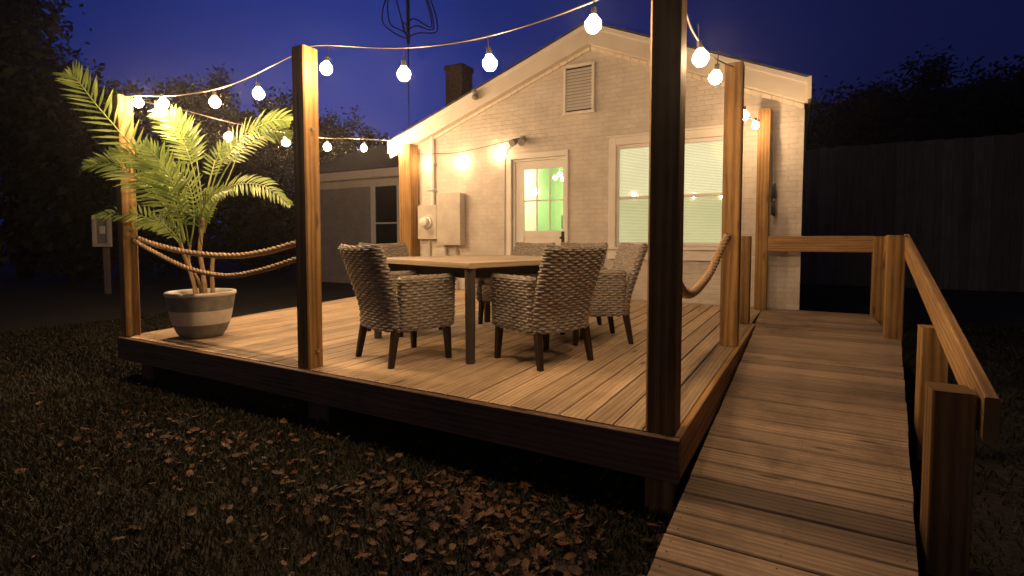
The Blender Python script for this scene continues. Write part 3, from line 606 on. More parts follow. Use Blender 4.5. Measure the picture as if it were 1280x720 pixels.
# ------------------------------------------------------------------ string lights
def bulb_at(p, root, drop=.10, size=.040, mt='bulb'):
    p = Vector(p); h = p + Vector((0, 0, drop))
    s_ = MB(); s_.tube([h, p + Vector((0, 0, size * 1.9))], .0035, 5); s_.tube([p + Vector((0, 0, size * 2.1)), p + Vector((0, 0, size * .95))], [.013, .016], 10)
    b_ = MB(); b_.lathe([(.0006, -size), (size * .55, -size * .83), (size * .93, -size * .3), (size, .05 * size), (size * .86, size * .5), (size * .55, size * .86), (.014, size * 1.2)], 12, p)
    bo = b_.build('bulb', M[mt], root, True)
    so = s_.build('socket', M['black'], bo)
    hh = p + Vector((0, 0, drop)); rot = Matrix.Translation(hh) @ Matrix.Rotation(random.uniform(-.13, .13), 4, 'X') @ Matrix.Rotation(random.uniform(-.13, .13), 4, 'Y') @ Matrix.Translation(-hh)
    bo.data.transform(rot); so.data.transform(rot)
    return bo
def sag(a, b, n_, s_):
    a = Vector(a); b = Vector(b); out = []
    for i in range(n_ + 1):
        t_ = i / n_; p = a.lerp(b, t_); p.z -= 4 * s_ * t_ * (1 - t_); out.append(p)
    return out
def spline(pts, n_=40):
    P_ = [Vector(p) for p in pts]; out = []
    for k in range(n_ + 1):
        t_ = k / n_ * (len(P_) - 1); i = min(int(t_), len(P_) - 2); u = t_ - i
        p0 = P_[max(i - 1, 0)]; p1 = P_[i]; p2 = P_[i + 1]; p3 = P_[min(i + 2, len(P_) - 1)]
        out.append(.5 * ((2 * p1) + (-p0 + p2) * u + (2 * p0 - 5 * p1 + 4 * p2 - p3) * u * u + (-p0 + 3 * p1 - 3 * p2 + p3) * u ** 3))
    return out
def lights(label, path, bulbs, size=.040, mt='bulb'):
    root = thing('string_lights', label, 'string lights', group='bulb strings hung over the deck')
    w_ = MB(); w_.tube(spline(path), .0055, 5); w_.build('wire', M['wire'], root, True)
    for b_ in bulbs: bulb_at(b_[:3], root, b_[3] if len(b_) > 3 else .10, size, mt)
    return root
lights('string of four bulbs sagging from the leftmost post to the next front post', [(-5.40, 2.43, 2.60), (-5.096, 2.43, 2.565), (-4.5, 2.43, 2.49), (-3.8, 2.43, 2.475), (-3.03, 2.43, 2.585)],
       [(-5.17, 2.44, 2.515, .06), (-4.78, 2.44, 2.46, .06), (-4.03, 2.44, 2.375, .10), (-3.50, 2.44, 2.37, .14)], .040, 'bulb_hot')
lights('highest string of four bulbs against the blue sky ending at the near dark post', [(-2.93, 2.43, 2.60), (-2.76, 2.43, 2.585), (-2.1, 2.43, 2.45), (-1.51, 2.43, 2.405), (-.91, 2.43, 2.455), (-.60, 2.43, 2.55)],
       [(-2.735, 2.43, 2.425, .15), (-2.095, 2.43, 2.295, .15), (-1.50, 2.43, 2.26, .14), (-.887, 2.43, 2.34, .11)], .040)
lights('short string of two bulbs between the near dark post and the right post', [(-.50, 2.52, 2.48), (-.5, 2.67, 2.41), (-.5, 2.93, 2.39), (-.5, 3.6, 2.48), (-.48, 4.59, 2.70)],
       [(-.455, 2.74, 2.205, .17), (-.445, 3.44, 2.30, .16)], .040)
lights('last string with two bulbs close to the brick wall at the right', [(-.47, 4.75, 2.58), (-.46, 5.6, 2.54), (-.46, 6.4, 2.64), (-.44, 7.19, 2.78)],
       [(-.455, 5.35, 2.46, .08), (-.46, 6.85, 2.66, .06)], .042)
lights('far string of five bulbs along the left side of the deck to the eave corner', [(-5.45, 2.50, 2.60), (-5.562, 3.04, 2.63), (-5.72, 3.8, 2.64), (-6.01, 5.19, 2.758), (-6.183, 6.02, 2.903), (-6.44, 7.24, 3.09)],
       [(-5.68, 3.60, 2.45, .18), (-5.865, 4.48, 2.565, .13), (-6.035, 5.30, 2.64, .12), (-6.23, 6.23, 2.785, .15), (-6.415, 7.12, 2.93, .14)], .052, 'bulb_hot')
lights('low string of three bulbs glowing on the brick wall left of the floodlight', [(-6.05, 7.30, 2.83), (-5.6, 7.31, 2.80), (-5.1, 7.33, 2.79), (-4.5, 7.34, 2.85), (-3.95, 7.38, 2.93)],
       [(-5.80, 7.31, 2.68, .10), (-5.12, 7.33, 2.66, .10), (-4.35, 7.34, 2.745, .10)], .026)
# cord hanging on the wall post
d = MB(); pts = [(-.29, 7.24, 2.6), (-.285, 7.22, 2.2), (-.28, 7.22, 1.95)]
d.tube(spline(pts, 12), .006, 5)
for cz, rr in ((1.90, .07), (1.68, .075)):
    for k in range(4):
        d.tube([(-.28 + .012 * k, 7.22 + rr * math.cos(a) * .5, cz + rr * math.sin(a) * (1 + .1 * k)) for a in [i * math.pi / 7 for i in range(15)]], .007, 5)
d.tube([(-.28, 7.22, 1.85), (-.275, 7.22, 1.7)], .012, 6); tag(d.build('cable_coil', M['black'], smooth=True), 'dark coiled extension cable hanging beside the post at the right brick corner', 'cable')

# ------------------------------------------------------------------ table
ta = R(-17); F0 = Vector((-2.03, 3.04, 0)); U = Vector((math.cos(ta), math.sin(ta), 0)); V = Vector((-math.sin(ta), math.cos(ta), 0)); TS = 1.42
TH = -.022
tb = thing('dining_table', 'square pale wooden dining table with round legs in the middle of the chairs', 'table', (F0 - U * (TS / 2 - .03) + V * (TS / 2 - .03)) + Vector((0, 0, D)), ta)
h = TS / 2; tp = MB()
nb = 8
for i in range(nb):
    a = -h + .08 + (TS - .16) * i / nb; b_ = -h + .08 + (TS - .16) * (i + 1) / nb - .0015
    tp.box(a, b_, -h + .081, h - .081, .690, .7295, 'y', random.uniform(.3, .7), .001)
tp.box(-h, h, -h, -h + .0795, .690, .730, 'x', .5, .003); tp.box(-h, h, h - .0795, h, .690, .730, 'x', .5, .003)
tp.box(-h, -h + .0795, -h + .080, h - .080, .690, .730, 'y', .4, .003); tp.box(h - .0795, h, -h + .080, h - .080, .690, .730, 'y', .4, .003)
tp.build('table_top', M['table'], tb)
ap = MB(); q = h - .09
ap.box(-q, q, -q, -q + .025, .61, .689, 'x'); ap.box(-q, q, q - .025, q, .61, .689, 'x'); ap.box(-q, -q + .025, -q + .026, q - .026, .61, .689, 'y'); ap.box(q - .025, q, -q + .026, q - .026, .61, .689, 'y')
ap.build('apron', M['cleg'], tb)
for sx, sy in ((-1, -1), (1, -1), (1, 1), (-1, 1)):
    lg = MB(); lg.tube([(sx * (h - .05), sy * (h - .05), 0.001), (sx * (h - .05), sy * (h - .05), .689)], [.034, .040], 16); smooth_angle(lg.build('leg', M['tleg'], tb))

# ------------------------------------------------------------------ woven chairs
BW, BH = .043, .0205
def woven(name, loops, parent, amp=.0075):
    """loops: function(v in metres up) -> closed plan curve samples; the weave stands out as real relief"""
    rows = len(loops); per = []
    L0 = np.array(loops[len(loops) // 2]); P0 = np.roll(L0, -1, 0) - L0; plen = np.linalg.norm(P0, axis=1).sum()
    nb_ = max(4, int(round(plen / BW / 2)) * 2)
    NS = nb_ * 4
    def resample(Lp, n_):
        Lp = np.vstack([Lp, Lp[:1]]); seg = np.linalg.norm(np.diff(Lp, axis=0), axis=1); s_ = np.concatenate([[0], np.cumsum(seg)])
        t_ = np.linspace(0, s_[-1], n_ + 1)[:-1]; return np.stack([np.interp(t_, s_, Lp[:, k]) for k in range(3)], 1)
    Lr = [resample(np.array(l_), NS) for l_ in loops]
    # rows dense: 3 samples per weave row
    arr = np.array(Lr); acc = [0]
    for i in range(1, rows): acc.append(acc[-1] + np.linalg.norm(arr[i] - arr[i - 1], axis=1).max())
    nrow = max(2, int(round(acc[-1] / BH))); NV = nrow * 4 + 1; tv = np.linspace(0, acc[-1], NV)
    G = np.stack([np.stack([np.interp(tv, acc, arr[:, j, k]) for k in range(3)], 1) for j in range(NS)], 1)   # NV,NS,3
    du = np.roll(G, -1, 1) - np.roll(G, 1, 1); dv = np.gradient(G, axis=0); nn = np.cross(du, dv); ln = np.linalg.norm(nn, axis=2, keepdims=True); nn = nn / np.maximum(ln, 1e-9)
    vi = np.arange(NV)[:, None] / 4.0; ui = np.arange(NS)[None, :] / 4.0
    row = np.floor(np.minimum(vi, nrow - .01)); fv = vi - row
    prof_v = np.sqrt(np.clip(1 - (2 * fv - 1) ** 2, 0, 1)) ; prof_v = np.where(np.isclose(fv, 0), 0.0, prof_v)
    jit = rng.uniform(.75, 1.15, size=(int(nrow) + 1, int(nb_ / 2) + 2))
    uu = ui + (row % 2) * 1.0; frac = (uu / 2.0) % 1.0
    prof_u = np.abs(np.sin(math.pi * frac))
    jj = jit[row.astype(int), np.floor(uu / 2.0).astype(int) % jit.shape[1]]
    hgt = amp * (1.5 * prof_v * prof_u * jj + .12 * prof_v - .6)
    fade = np.ones((NV, 1)); fade[-3:] = .2
    G2 = G + nn * (hgt * fade)[..., None]
    vs_ = G2.reshape(-1, 3); idx = np.arange(NV * NS).reshape(NV, NS); j2 = np.roll(idx, -1, 1)
    fs_ = np.stack([idx[:-1], j2[:-1], j2[1:], idx[1:]], -1).reshape(-1, 4)
    me = bpy.data.meshes.new(name); me.from_pydata(vs_.tolist(), [], fs_.tolist())
    me.polygons.foreach_set('use_smooth', [True] * len(me.polygons)); me.materials.append(M['wicker']); me.update()
    o = bpy.data.objects.new(name, me); COL.objects.link(o); o.parent = parent; return o
def rrect(cx, cy, hx, hy, r, n_=6):
    r = min(r, hx * .999, hy * .999); out = []
    for (sx, sy, a0) in ((1, -1, -90), (1, 1, 0), (-1, 1, 90), (-1, -1, 180)):
        for k in range(n_ + 1):
            a = R(a0 + 90 * k / n_); out.append((cx + sx * (hx - r) + r * math.cos(a), cy + sy * (hy - r) + r * math.sin(a)))
    return out
chair = thing('wicker_armchair', 'x', 'chair', group='wicker armchairs around the dining table')
Z0, ZA, ZB = .245, .620, .835
# arms
for sx in (-1, 1):
    loops = []
    prof = [(0, .03), (.0, 0.0)] ; zs = [(Z0, .028, .19)] + [(Z0 + .01, .036, .225)] + [(z, .038, .235 + .01 * (z - Z0)) for z in np.linspace(Z0 + .03, ZA - .05, 8)] + [(ZA - .02, .042, .245), (ZA, .040, .240), (ZA + .012, .026, .228), (ZA + .015, .004, .20)]
    for z, hx, hy in zs:
        lean = .0 + .03 * (z - Z0)
        loops.append([(x + sx * lean, y, z + (.006 * (y + .0))) for x, y in rrect(sx * .245, .055, hx, hy, .034)])
    woven('arm', loops, chair)
# back: slightly concave, leaning, flaring towards the top
loops = []
def backloop(z, hx, hy):
    t_ = (z - Z0) / (ZB - Z0); lean = -.235 - .13 * max(0, t_ - .22) ** 1.25 * 1.15; hw = hx
    out = []
    for x, y in rrect(0, 0, hw, hy, hy * .95, 5):
        out.append((x, lean + y + .085 * (abs(x) / hw) ** 2.6, z + .018 * t_ * (1 - (x / hw) ** 2) * 0 + .012 * t_ * (abs(x) / hw) ** 2))
    return out
def refine(l_, n_=64):
    Lp = np.vstack([l_, l_[:1]]); seg = np.linalg.norm(np.diff(Lp, axis=0), axis=1); s_ = np.concatenate([[0], np.cumsum(seg)]); t_ = np.linspace(0, s_[-1], n_ + 1)[:-1]
    return np.stack([np.interp(t_, s_, Lp[:, k]) for k in range(2)], 1)
def backloop(z, hw, hy):
    t_ = (z - Z0) / (ZB - Z0); lean = -.225 - .20 * max(0, t_ - .2) ** 1.15
    return [(x, lean + y + .045 * (min(1, abs(x) / hw)) ** 3, z + .012 * t_ * (abs(x) / hw) ** 2) for x, y in refine(np.array(rrect(0, 0, hw, hy, hy * .95, 5)))]
for z in [Z0] + list(np.linspace(Z0 + .015, ZB - .03, 14)) + [ZB - .012, ZB, ZB + .01, ZB + .013]:
    t_ = (z - Z0) / (ZB - Z0); hw = .262 + .028 * max(0, t_)
    hy = .040 if z < ZB - .005 else (.034 if z < ZB + .005 else (.02 if z < ZB + .012 else .004))
    if z == Z0: hy = .03
    loops.append(backloop(z, hw - (.01 if z > ZB - .005 else 0), hy))
woven('backrest', loops, chair)
# seat box (front skirt and seat)
loops = []
for z, g_in in ((Z0 + .006, .012), (Z0 + .02, 0), (.33, 0), (.40, 0), (.418, .008), (.425, .03), (.427, .09), (.428, .16), (.429, .2)):
    loops.append([(x, y, z) for x, y in rrect(0, .04, .206 - g_in, .238 - g_in, .03)])
woven('seat', loops, chair)
pad = MB(); pad.poly([(x, y, z) for z, g_ in ((.432, .012), (.438, .0), (.475, 0), (.487, .02)) for x, y in rrect(0, .05, .198 - g_, .205 - g_, .04)],
                     [(i * 28 + k, i * 28 + (k + 1) % 28, (i + 1) * 28 + (k + 1) % 28, (i + 1) * 28 + k) for i in range(3) for k in range(28)] + [tuple(3 * 28 + k for k in range(28))]); pad.build('seat_pad', M['cush'], chair, True)
for sx, sy in ((-1, -1), (1, -1), (1, 1), (-1, 1)):
    lg = MB(); tx, ty = sx * .235, (-.195 if sy < 0 else .235); bx_, by_ = sx * (.250), (-.243 if sy < 0 else .245)
    a_ = .026; b_ = .019
    lg.beam([(bx_ - b_, by_ - b_, 0.002), (bx_ + b_, by_ - b_, 0.002), (bx_ + b_, by_ + b_, 0.002), (bx_ - b_, by_ + b_, 0.002)], [(tx - a_, ty - a_, .27), (tx + a_, ty - a_, .27), (tx + a_, ty + a_, .27), (tx - a_, ty + a_, .27)], .5, .005); lg.build('leg', M['cleg'], chair)
PL = [((-2.60, 2.98), -18.7, 'front left wicker armchair, its dark back to the lawn, beside the mid front post'),
      ((-1.635, 3.44), 67.6, 'front wicker armchair right of the near table leg, its back to the ramp'),
      ((-1.56, 4.36), 126, 'wicker armchair at the far right, its lit inner back facing the lawn'),
      ((-3.36, 3.88), -100, 'wicker armchair at the far left of the table, half hidden by the front left one'),
      ((-2.60, 4.72), 165, 'wicker armchair behind the table, back top seen below the lit door'),
      ((-2.06, 4.90), 172, 'wicker armchair behind the table, almost hidden between its two neighbours')]
for i, ((x, y), rz, lb) in enumerate(PL):
    o = chair if i == 0 else copy_tree(chair)
    o.location = (x, y, D); o.rotation_euler = (0, 0, R(rz)); o['label'] = lb

# ------------------------------------------------------------------ potted palm
palm = thing('potted_palm', 'tall feathery palm in a round grey pot with a white stripe', 'potted plant', (-4.80, 2.73, D), R(29))
prof = [(.001, .0), (.155, .0), (.175, .012), (.205, .06), (.232, .13)]
p = MB(); p.lathe(prof, 48); p.lathe([(.258, .255), (.272, .33), (.281, .385)], 48); smooth_angle(p.build('pot', M['pot_g'], palm), 50)
p = MB(); p.lathe([(.232, .13), (.247, .19), (.258, .255)], 48); p.build('pot_stripe', M['pot_w'], palm, True)
p = MB(); p.lathe([(.281, .385), (.290, .392), (.290, .412), (.283, .420), (.268, .418), (.258, .405), (.252, .36)], 48); smooth_angle(p.build('pot_rim', M['pot_w'], palm), 60)
p = MB(); p.lathe([(.001, .375), (.12, .372), (.253, .362)], 32); p.build('soil', M['soil'], palm, True)
S = 1 / 131.
def lp(px, py, dy=0): zc = 4.715 + dy; return Vector(((px - 640) / 640 * zc + 2.875, dy, .9 + (298 - py) / 640 * zc))
def cane(pts, r0, r1):
    p = MB(); q = spline(pts, 22); rr = []
    for i in range(len(q)):
        t_ = i / (len(q) - 1); rr.append((r0 + (r1 - r0) * t_) * (1 + (.12 if i % 4 == 0 else 0)))
    p.tube(q, rr, 9); p.build('stem', M['cane'], palm, True)
cane([lp(244, 372, -.03), lp(240, 350, -.03), lp(232, 325, -.04), lp(225, 300, -.05)], .020, .014)
cane([lp(250, 372, .02), lp(247, 350, .0), lp(236, 328, 0), lp(238, 306, 0)], .013, .010)
cane([lp(255, 372, -.04), lp(253, 340, -.04), lp(250, 310, -.04), lp(256, 272, -.05)], .022, .015)
cane([lp(265, 372, 0), lp(264, 345, 0), lp(266, 320, 0)], .020, .015)
def frond(pts, llen, start=.28, n_=30, wid=.0125, face=(0, -.85, .5), droop=.35, seed=0):
    rd = random.Random(seed); q = spline(pts, 40); p = MB(); n_ = int(n_ * .72)
    p.tube(q, [.0065 * (1 - .75 * i / 40) + .001 for i in range(41)], 5, .6)
    fv = Vector(face).normalized()
    for i in range(n_):
        t_ = start + (1 - start) * (i + .5) / n_; k = t_ * 40; i0 = min(int(k), 39); c = q[i0].lerp(q[i0 + 1], k - i0); T = (q[i0 + 1] - q[i0]).normalized()
        S_ = T.cross(fv).normalized(); Nf = S_.cross(T)
        u = (t_ - start) / (1 - start); ln = llen * (math.sin(math.pi * min(1, .16 + .80 * u)) ** .75) * rd.uniform(.88, 1.08)
        for sd in (-1, 1):
            ang = R(66 - 34 * u + rd.uniform(-6, 6)); dirv = (S_ * sd * math.sin(ang) + T * math.cos(ang) + Nf * rd.uniform(.02, .22)).normalized()
            m_ = 5; a = c.copy(); cur = dirv.copy(); tn = rd.uniform(.0, .55); w_side = T.cross(dirv).cross(dirv).normalized()
            tw = rd.uniform(-.4, .4); prev = None; b0 = len(p.v)
            for s_ in range(m_ + 1):
                f_ = s_ / m_; ww = wid * (.35 + 1.3 * f_ if f_ < .35 else (1 - ((f_ - .35) / .65) ** 1.6)) ; ww = max(ww, .0008)
                wd = (w_side + Nf * (tw * f_)).normalized()
                mid = a - Nf * ww * .35
                p.v += [tuple(a + wd * ww), tuple(mid), tuple(a - wd * ww)]
                if s_:
                    for j in range(2):
                        x0_ = b0 + (s_ - 1) * 3 + j; p.f.append((x0_, x0_ + 1, x0_ + 4, x0_ + 3)); p.uv.append([(0, 0)] * 4); p.t.append(tn)
                cur = (cur + Vector((0, 0, -droop / m_ * (.4 + f_))) + T * .03).normalized(); a = a + cur * ln / m_
    p.build('frond', M['palm'], palm, True)
A = (226, 303); B = (255, 272)
FR = [([lp(*A, -.05), lp(215, 238, -.10), lp(171, 185, -.16), lp(127, 132, -.2), lp(103, 100, -.2), lp(92, 97, -.18)], .27, .16, 44, .30),
      ([lp(228, 303, -.05), lp(210, 262, -.14), lp(182, 228, -.28), lp(148, 206, -.38), lp(112, 206, -.42)], .25, .2, 34, .5),
      ([lp(230, 303, -.05), lp(222, 262, -.2), lp(205, 222, -.32), lp(178, 196, -.38), lp(146, 190, -.40)], .27, .15, 34, .35),
      ([lp(226, 305, .0), lp(205, 283, .02), lp(178, 269, .0), lp(148, 266, .0), lp(120, 270, .0)], .17, .2, 26, .5),
      ([lp(232, 300, .02), lp(222, 262, .10), lp(196, 232, .2), lp(168, 222, .25)], .22, .2, 26, .5),
      ([lp(236, 306, -.08), lp(232, 275, -.2), lp(222, 238, -.3), lp(206, 205, -.36), lp(186, 183, -.4)], .26, .2, 32, .3),
      ([lp(*B, -.05), lp(247, 225, -.06), lp(238, 190, -.08), lp(222, 158, -.12), lp(203, 140, -.2)], .24, .38, 32, .5),
      ([lp(256, 272, .0), lp(252, 225, .06), lp(247, 190, .12), lp(236, 162, .16), lp(222, 146, .1)], .22, .40, 28, .55),
      ([lp(258, 272, -.05), lp(268, 232, -.1), lp(284, 198, -.15), lp(312, 168, -.2), lp(345, 152, -.28), lp(364, 152, -.3)], .24, .36, 38, .55),
      ([lp(259, 272, .0), lp(275, 230, .05), lp(300, 192, .1), lp(335, 166, .12), lp(366, 170, .1)], .25, .42, 32, .7),
      ([lp(260, 274, -.05), lp(272, 248, -.15), lp(296, 231, -.25), lp(330, 232, -.35), lp(364, 255, -.42)], .19, .30, 34, .85),
      ([lp(252, 305, -.08), lp(250, 280, -.2), lp(256, 258, -.3), lp(270, 242, -.38), lp(290, 236, -.42)], .15, .2, 30, .7),
      ([lp(256, 290, -.08), lp(262, 268, -.15), lp(268, 250, -.2), lp(262, 236, -.2)], .12, .2, 24, .7),
      ([lp(258, 272, .05), lp(262, 235, .16), lp(276, 196, .26), lp(298, 178, .32)], .20, .45, 24, .6),
      ([lp(228, 306, -.1), lp(215, 288, -.18), lp(196, 276, -.22), lp(170, 282, -.25)], .15, .2, 22, .8),
      ([lp(238, 306, -.02), lp(244, 272, -.05), lp(240, 236, -.05), lp(226, 214, -.02), lp(205, 214, .0)], .22, .25, 30, .5)]
for i, (pts, ll, stt, n_, dr) in enumerate(FR): frond(pts, ll * .84, stt, n_, droop=dr, seed=i)
p = MB()
for q in ([lp(256, 276, -.05), lp(262, 240, -.02), lp(272, 200, .0)], [lp(255, 276, -.05), lp(246, 245, 0), lp(238, 205, .02)], [lp(258, 276, -.05), lp(280, 240, 0), lp(300, 195, .05)]): p.tube(spline(q, 10), .005, 6)
p.build('bare_stalk', M['stalk'], palm, True)

# ------------------------------------------------------------------ trees
def tree_mesh(seed, H=8, CR=3.2, nleaf=15000, ls=.095):
    rd = random.Random(seed); t_ = MB(); lf = MB(); tips = []
    def limb(p, dvec, L, r, depth):
        pts = [p]; d_ = dvec.copy()
        for i in range(4):
            d_ = (d_ + Vector((rd.uniform(-.2, .2), rd.uniform(-.2, .2), rd.uniform(-.05, .16)))).normalized(); pts.append(pts[-1] + d_ * L / 4)
        t_.tube(pts, [r * (1 - .16 * i) for i in range(5)], 6 if depth > 1 else 8)
        if depth >= 3: tips.extend(pts[2:]); return
        if depth >= 2: tips.extend(pts[3:])
        for k in range(rd.choice((3, 4))):
            a = rd.uniform(0, 6.28); up = rd.uniform(.15, .9); nd = (Vector((math.cos(a), math.sin(a), up)) + d_ * .6).normalized()
            limb(pts[rd.choice((2, 3, 4, 4))], nd, L * rd.uniform(.55, .78), r * .5, depth + 1)
    limb(Vector((0, 0, -.1)), Vector((rd.uniform(-.08, .08), rd.uniform(-.08, .08), 1)), H * .36, H * .022, 0)
    mx = max(max(abs(q.x), abs(q.y)) for q in tips); mz = max(q.z for q in tips)
    npr = max(1, nleaf // len(tips))
    vv = []; ff = []; tn = []
    for q in tips:
        sg = rd.uniform(.12, .42) * H / 8
        for _ in range(npr):
            c = q + Vector((rd.gauss(0, sg), rd.gauss(0, sg), rd.gauss(0, sg * .7)))
            if rd.random() < .3: c.z = max(.3, c.z - rd.uniform(0, 2.2) * H / 8)
            a = Vector((rd.gauss(0, 1), rd.gauss(0, 1), rd.gauss(0, 1))).normalized(); b_ = a.orthogonal().normalized(); b_.rotate(Matrix.Rotation(rd.uniform(0, 6), 3, a)); c2 = a.cross(b_)
            s1 = ls * rd.uniform(.5, 1.2); s2 = s1 * .45; b0 = len(vv)
            vv += [tuple(c - b_ * s1), tuple(c + c2 * s2), tuple(c + b_ * s1), tuple(c - c2 * s2)]; ff.append((b0, b0 + 1, b0 + 2, b0 + 3)); tn.append(rd.uniform(0, .6))
    lf.v = vv; lf.f = ff; lf.uv = [[(0, 0)] * 4 for _ in ff]; lf.t = tn
    return t_, lf, mz + .4
protos = []
for sd in range(4):
    a, b_, mz = tree_mesh(20 + sd); root = thing('tree', 'x', 'tree', group='dark trees beyond the garden')
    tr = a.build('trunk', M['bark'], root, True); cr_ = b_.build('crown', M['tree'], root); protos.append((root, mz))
used = set()
def tree(x, y, top, label, grp, wide=1.0, kind=0, dz=0):
    root, mz = protos[kind]
    o = root if kind not in used else copy_tree(root); used.add(kind)
    s_ = top / mz; o.scale = (s_ * wide, s_ * wide, s_); o.location = (x, y, dz); o.rotation_euler = (0, 0, random.uniform(0, 6.28)); o['label'] = label; o['group'] = grp
    return o
gl = 'dark trees behind the left side of the deck'; gr = 'dark trees behind the tall right fence'
LT = [(-19.5, 3.2, 11.5, 1.0, 0, 'huge dark tree filling the top left corner of the sky'), (-22.0, 6.9, 10.6, 1.0, 1, 'tall dark tree left of the palm with open branches at its top'),
      (-23.0, 8.9, 8.3, 1.0, 2, 'round dark tree straight behind the leftmost post'), (-23.6, 11.2, 7.2, 1.0, 3, 'lower dark tree in the dip just right of the leftmost post'),
      (-22.9, 12.9, 8.9, .85, 0, 'dark rounded tree behind the palm under the string bulbs'), (-21.2, 14.0, 8.2, .9, 1, 'dark tree behind the upper right palm fronds'),
      (-20.5, 15.6, 8.0, .9, 2, 'dark tree seen just left of the mid front post'), (-19.3, 17.4, 7.7, .9, 3, 'dark tree just right of the mid front post, beyond the wing roof'),
      (-18.6, 19.4, 7.3, .9, 0, 'small dark treetop over the wing roof near the eave'), (-17.6, 21.5, 7.2, .9, 1, 'farthest dark treetop touching the left eave of the gable'),
      (-17.5, 1.0, 9.5, 1.1, 2, 'dark tree at the left edge with its crown near the ground')]
for x, y, tp_, wd, kd, lb in LT: tree(x, y, tp_, lb, gl, wd, kd)
RT = [(-.4, 31.8, 10.6, 1.0, 3, 'dark tree crown just right of the gable corner'), (2.6, 34.0, 11.6, 1.0, 0, 'second dark tree right of the gable beyond the fence'), (5.0, 33.4, 11.2, 1.0, 1, 'dark tree behind the middle of the fence'),
      (7.6, 35.6, 11.7, 1.0, 2, 'dark tree right of the fence middle'), (9.9, 36.2, 11.5, 1.0, 3, 'dark tree near the right edge beyond the fence'), (12.6, 36.4, 11.8, 1.0, 0, 'dark tree at the far right edge of the picture')]
for x, y, tp_, wd, kd, lb in RT: tree(x, y, tp_ * .9, lb, gr, wd * 1.15, kd)
# low shrubs closing the garden on the left
def shrub(x, y, h_, lb, sd):
    rd = random.Random(sd); root = thing('shrub', lb, 'shrub', (x, y, 0), 0, 'dark shrubs along the left garden edge')
    s_ = MB(); lf = MB()
    for k in range(9):
        a = rd.uniform(0, 6.28); s_.tube([(0, 0, 0), (math.cos(a) * .3, math.sin(a) * .3, h_ * .4), (math.cos(a) * .7, math.sin(a) * .7, h_ * .8)], [.03, .02, .008], 5)
    s_.build('stem', M['bark'], root)
    for k in range(6500):
        u = Vector((rd.gauss(0, 1), rd.gauss(0, 1), rd.gauss(0, 1))).normalized() * rd.uniform(.45, 1) ; c = Vector((u.x * 1.7, u.y * 1.5, h_ * .52 + u.z * h_ * .5)); c += Vector((noise.noise(c * 1.3), noise.noise(c * 1.3 + Vector((5, 5, 5))), noise.noise(c + Vector((9, 0, 0))))) * .7
        a = Vector((rd.gauss(0, 1), rd.gauss(0, 1), rd.gauss(0, 1))).normalized(); b_ = a.orthogonal().normalized(); c2 = a.cross(b_); s1 = rd.uniform(.09, .18)
        lf.face([c - b_ * s1, c + c2 * s1 * .5, c + b_ * s1, c - c2 * s1 * .5], None, rd.uniform(0, .6))
    lf.build('foliage', M['tree'], root)
for i, (x, y, h_, lb) in enumerate([(-17.5, 3.6, 3.4, 'dark shrub at the left edge of the garden'), (-17.8, 6.6, 3.0, 'dark shrub left of the leftmost post'), (-18.0, 9.6, 3.2, 'dark shrub behind the leftmost post and palm'), (-17.8, 12.6, 2.8, 'dark shrub behind the palm pot'), (-17.0, 15.4, 3.0, 'dark shrub left of the mid front post'), (-16.0, 18.6, 3.0, 'dark shrub near the end of the house wing')]): shrub(x, y, h_ * 1.35, lb, 50 + i)

# ------------------------------------------------------------------ fence, shed, antenna
fe = thing('board_fence', 'tall dark vertical board fence behind the house on the right', 'fence')
f = MB(); x = -2.0
while x < 16:
    wd = .195; f.box(x, x + wd - .0015, 17.0 + random.uniform(0, .012), 17.03, .0, 3.86 + random.uniform(-.02, .02), 'z', None, .003); x += wd
f.build('fence_boards', M['fence'], fe)
for k in range(8):
    f = MB(); f.box(-1.9 + k * 2.4, -1.78 + k * 2.4, 17.08, 17.19, 0, 3.7, 'z', .4); f.build('fence_post', M['fence'], fe)
for z in (.5, 1.9, 3.3):
    f = MB(); f.box(-2, 16, 17.035, 17.075, z, z + .09, 'x', .4); f.build('fence_rail', M['fence'], fe)
ub = thing('utility_box', 'small pale framed box on a thin post in the dark left of the deck', 'utility box', (-14.18, 5.86, 0), R(32))
f = MB(); f.box(-.05, .05, .03, .12, -.05, 1.75, 'z', .3); f.build('post', M['fence'], ub)
f = MB(); f.box(-.20, -.13, -.08, .0, 1.12, 1.85, 'z', .5, .004); f.box(.13, .20, -.08, .0, 1.12, 1.85, 'z', .5, .004); f.box(-.129, .129, -.08, .0, 1.12, 1.19, 'x', .5, .004); f.box(-.129, .129, -.08, .0, 1.78, 1.85, 'x', .5, .004); f.build('frame', M['metal'], ub)
f = MB(); f.box(-.129, .129, -.03, .028, 1.191, 1.779, 'z', .5, .004); f.build('cover', M['grey'], ub)
f = MB(); f.box(-.05, .07, -.055, -.031, 1.42, 1.60, 'z', .5, .004); f.build('meter', M['trim'], ub)
an = thing('tv_antenna', 'thin roof antenna mast with bent loops against the sky', 'antenna')
f = MB(); f.tube([(-9.9, 11.7, 3.5), (-9.9, 11.7, 6.9), (-9.9, 11.7, 6.95), (-9.9, 11.7, 8.8)], [.014, .014, .05, .05], 8); f.build('mast', M['dark'], an)
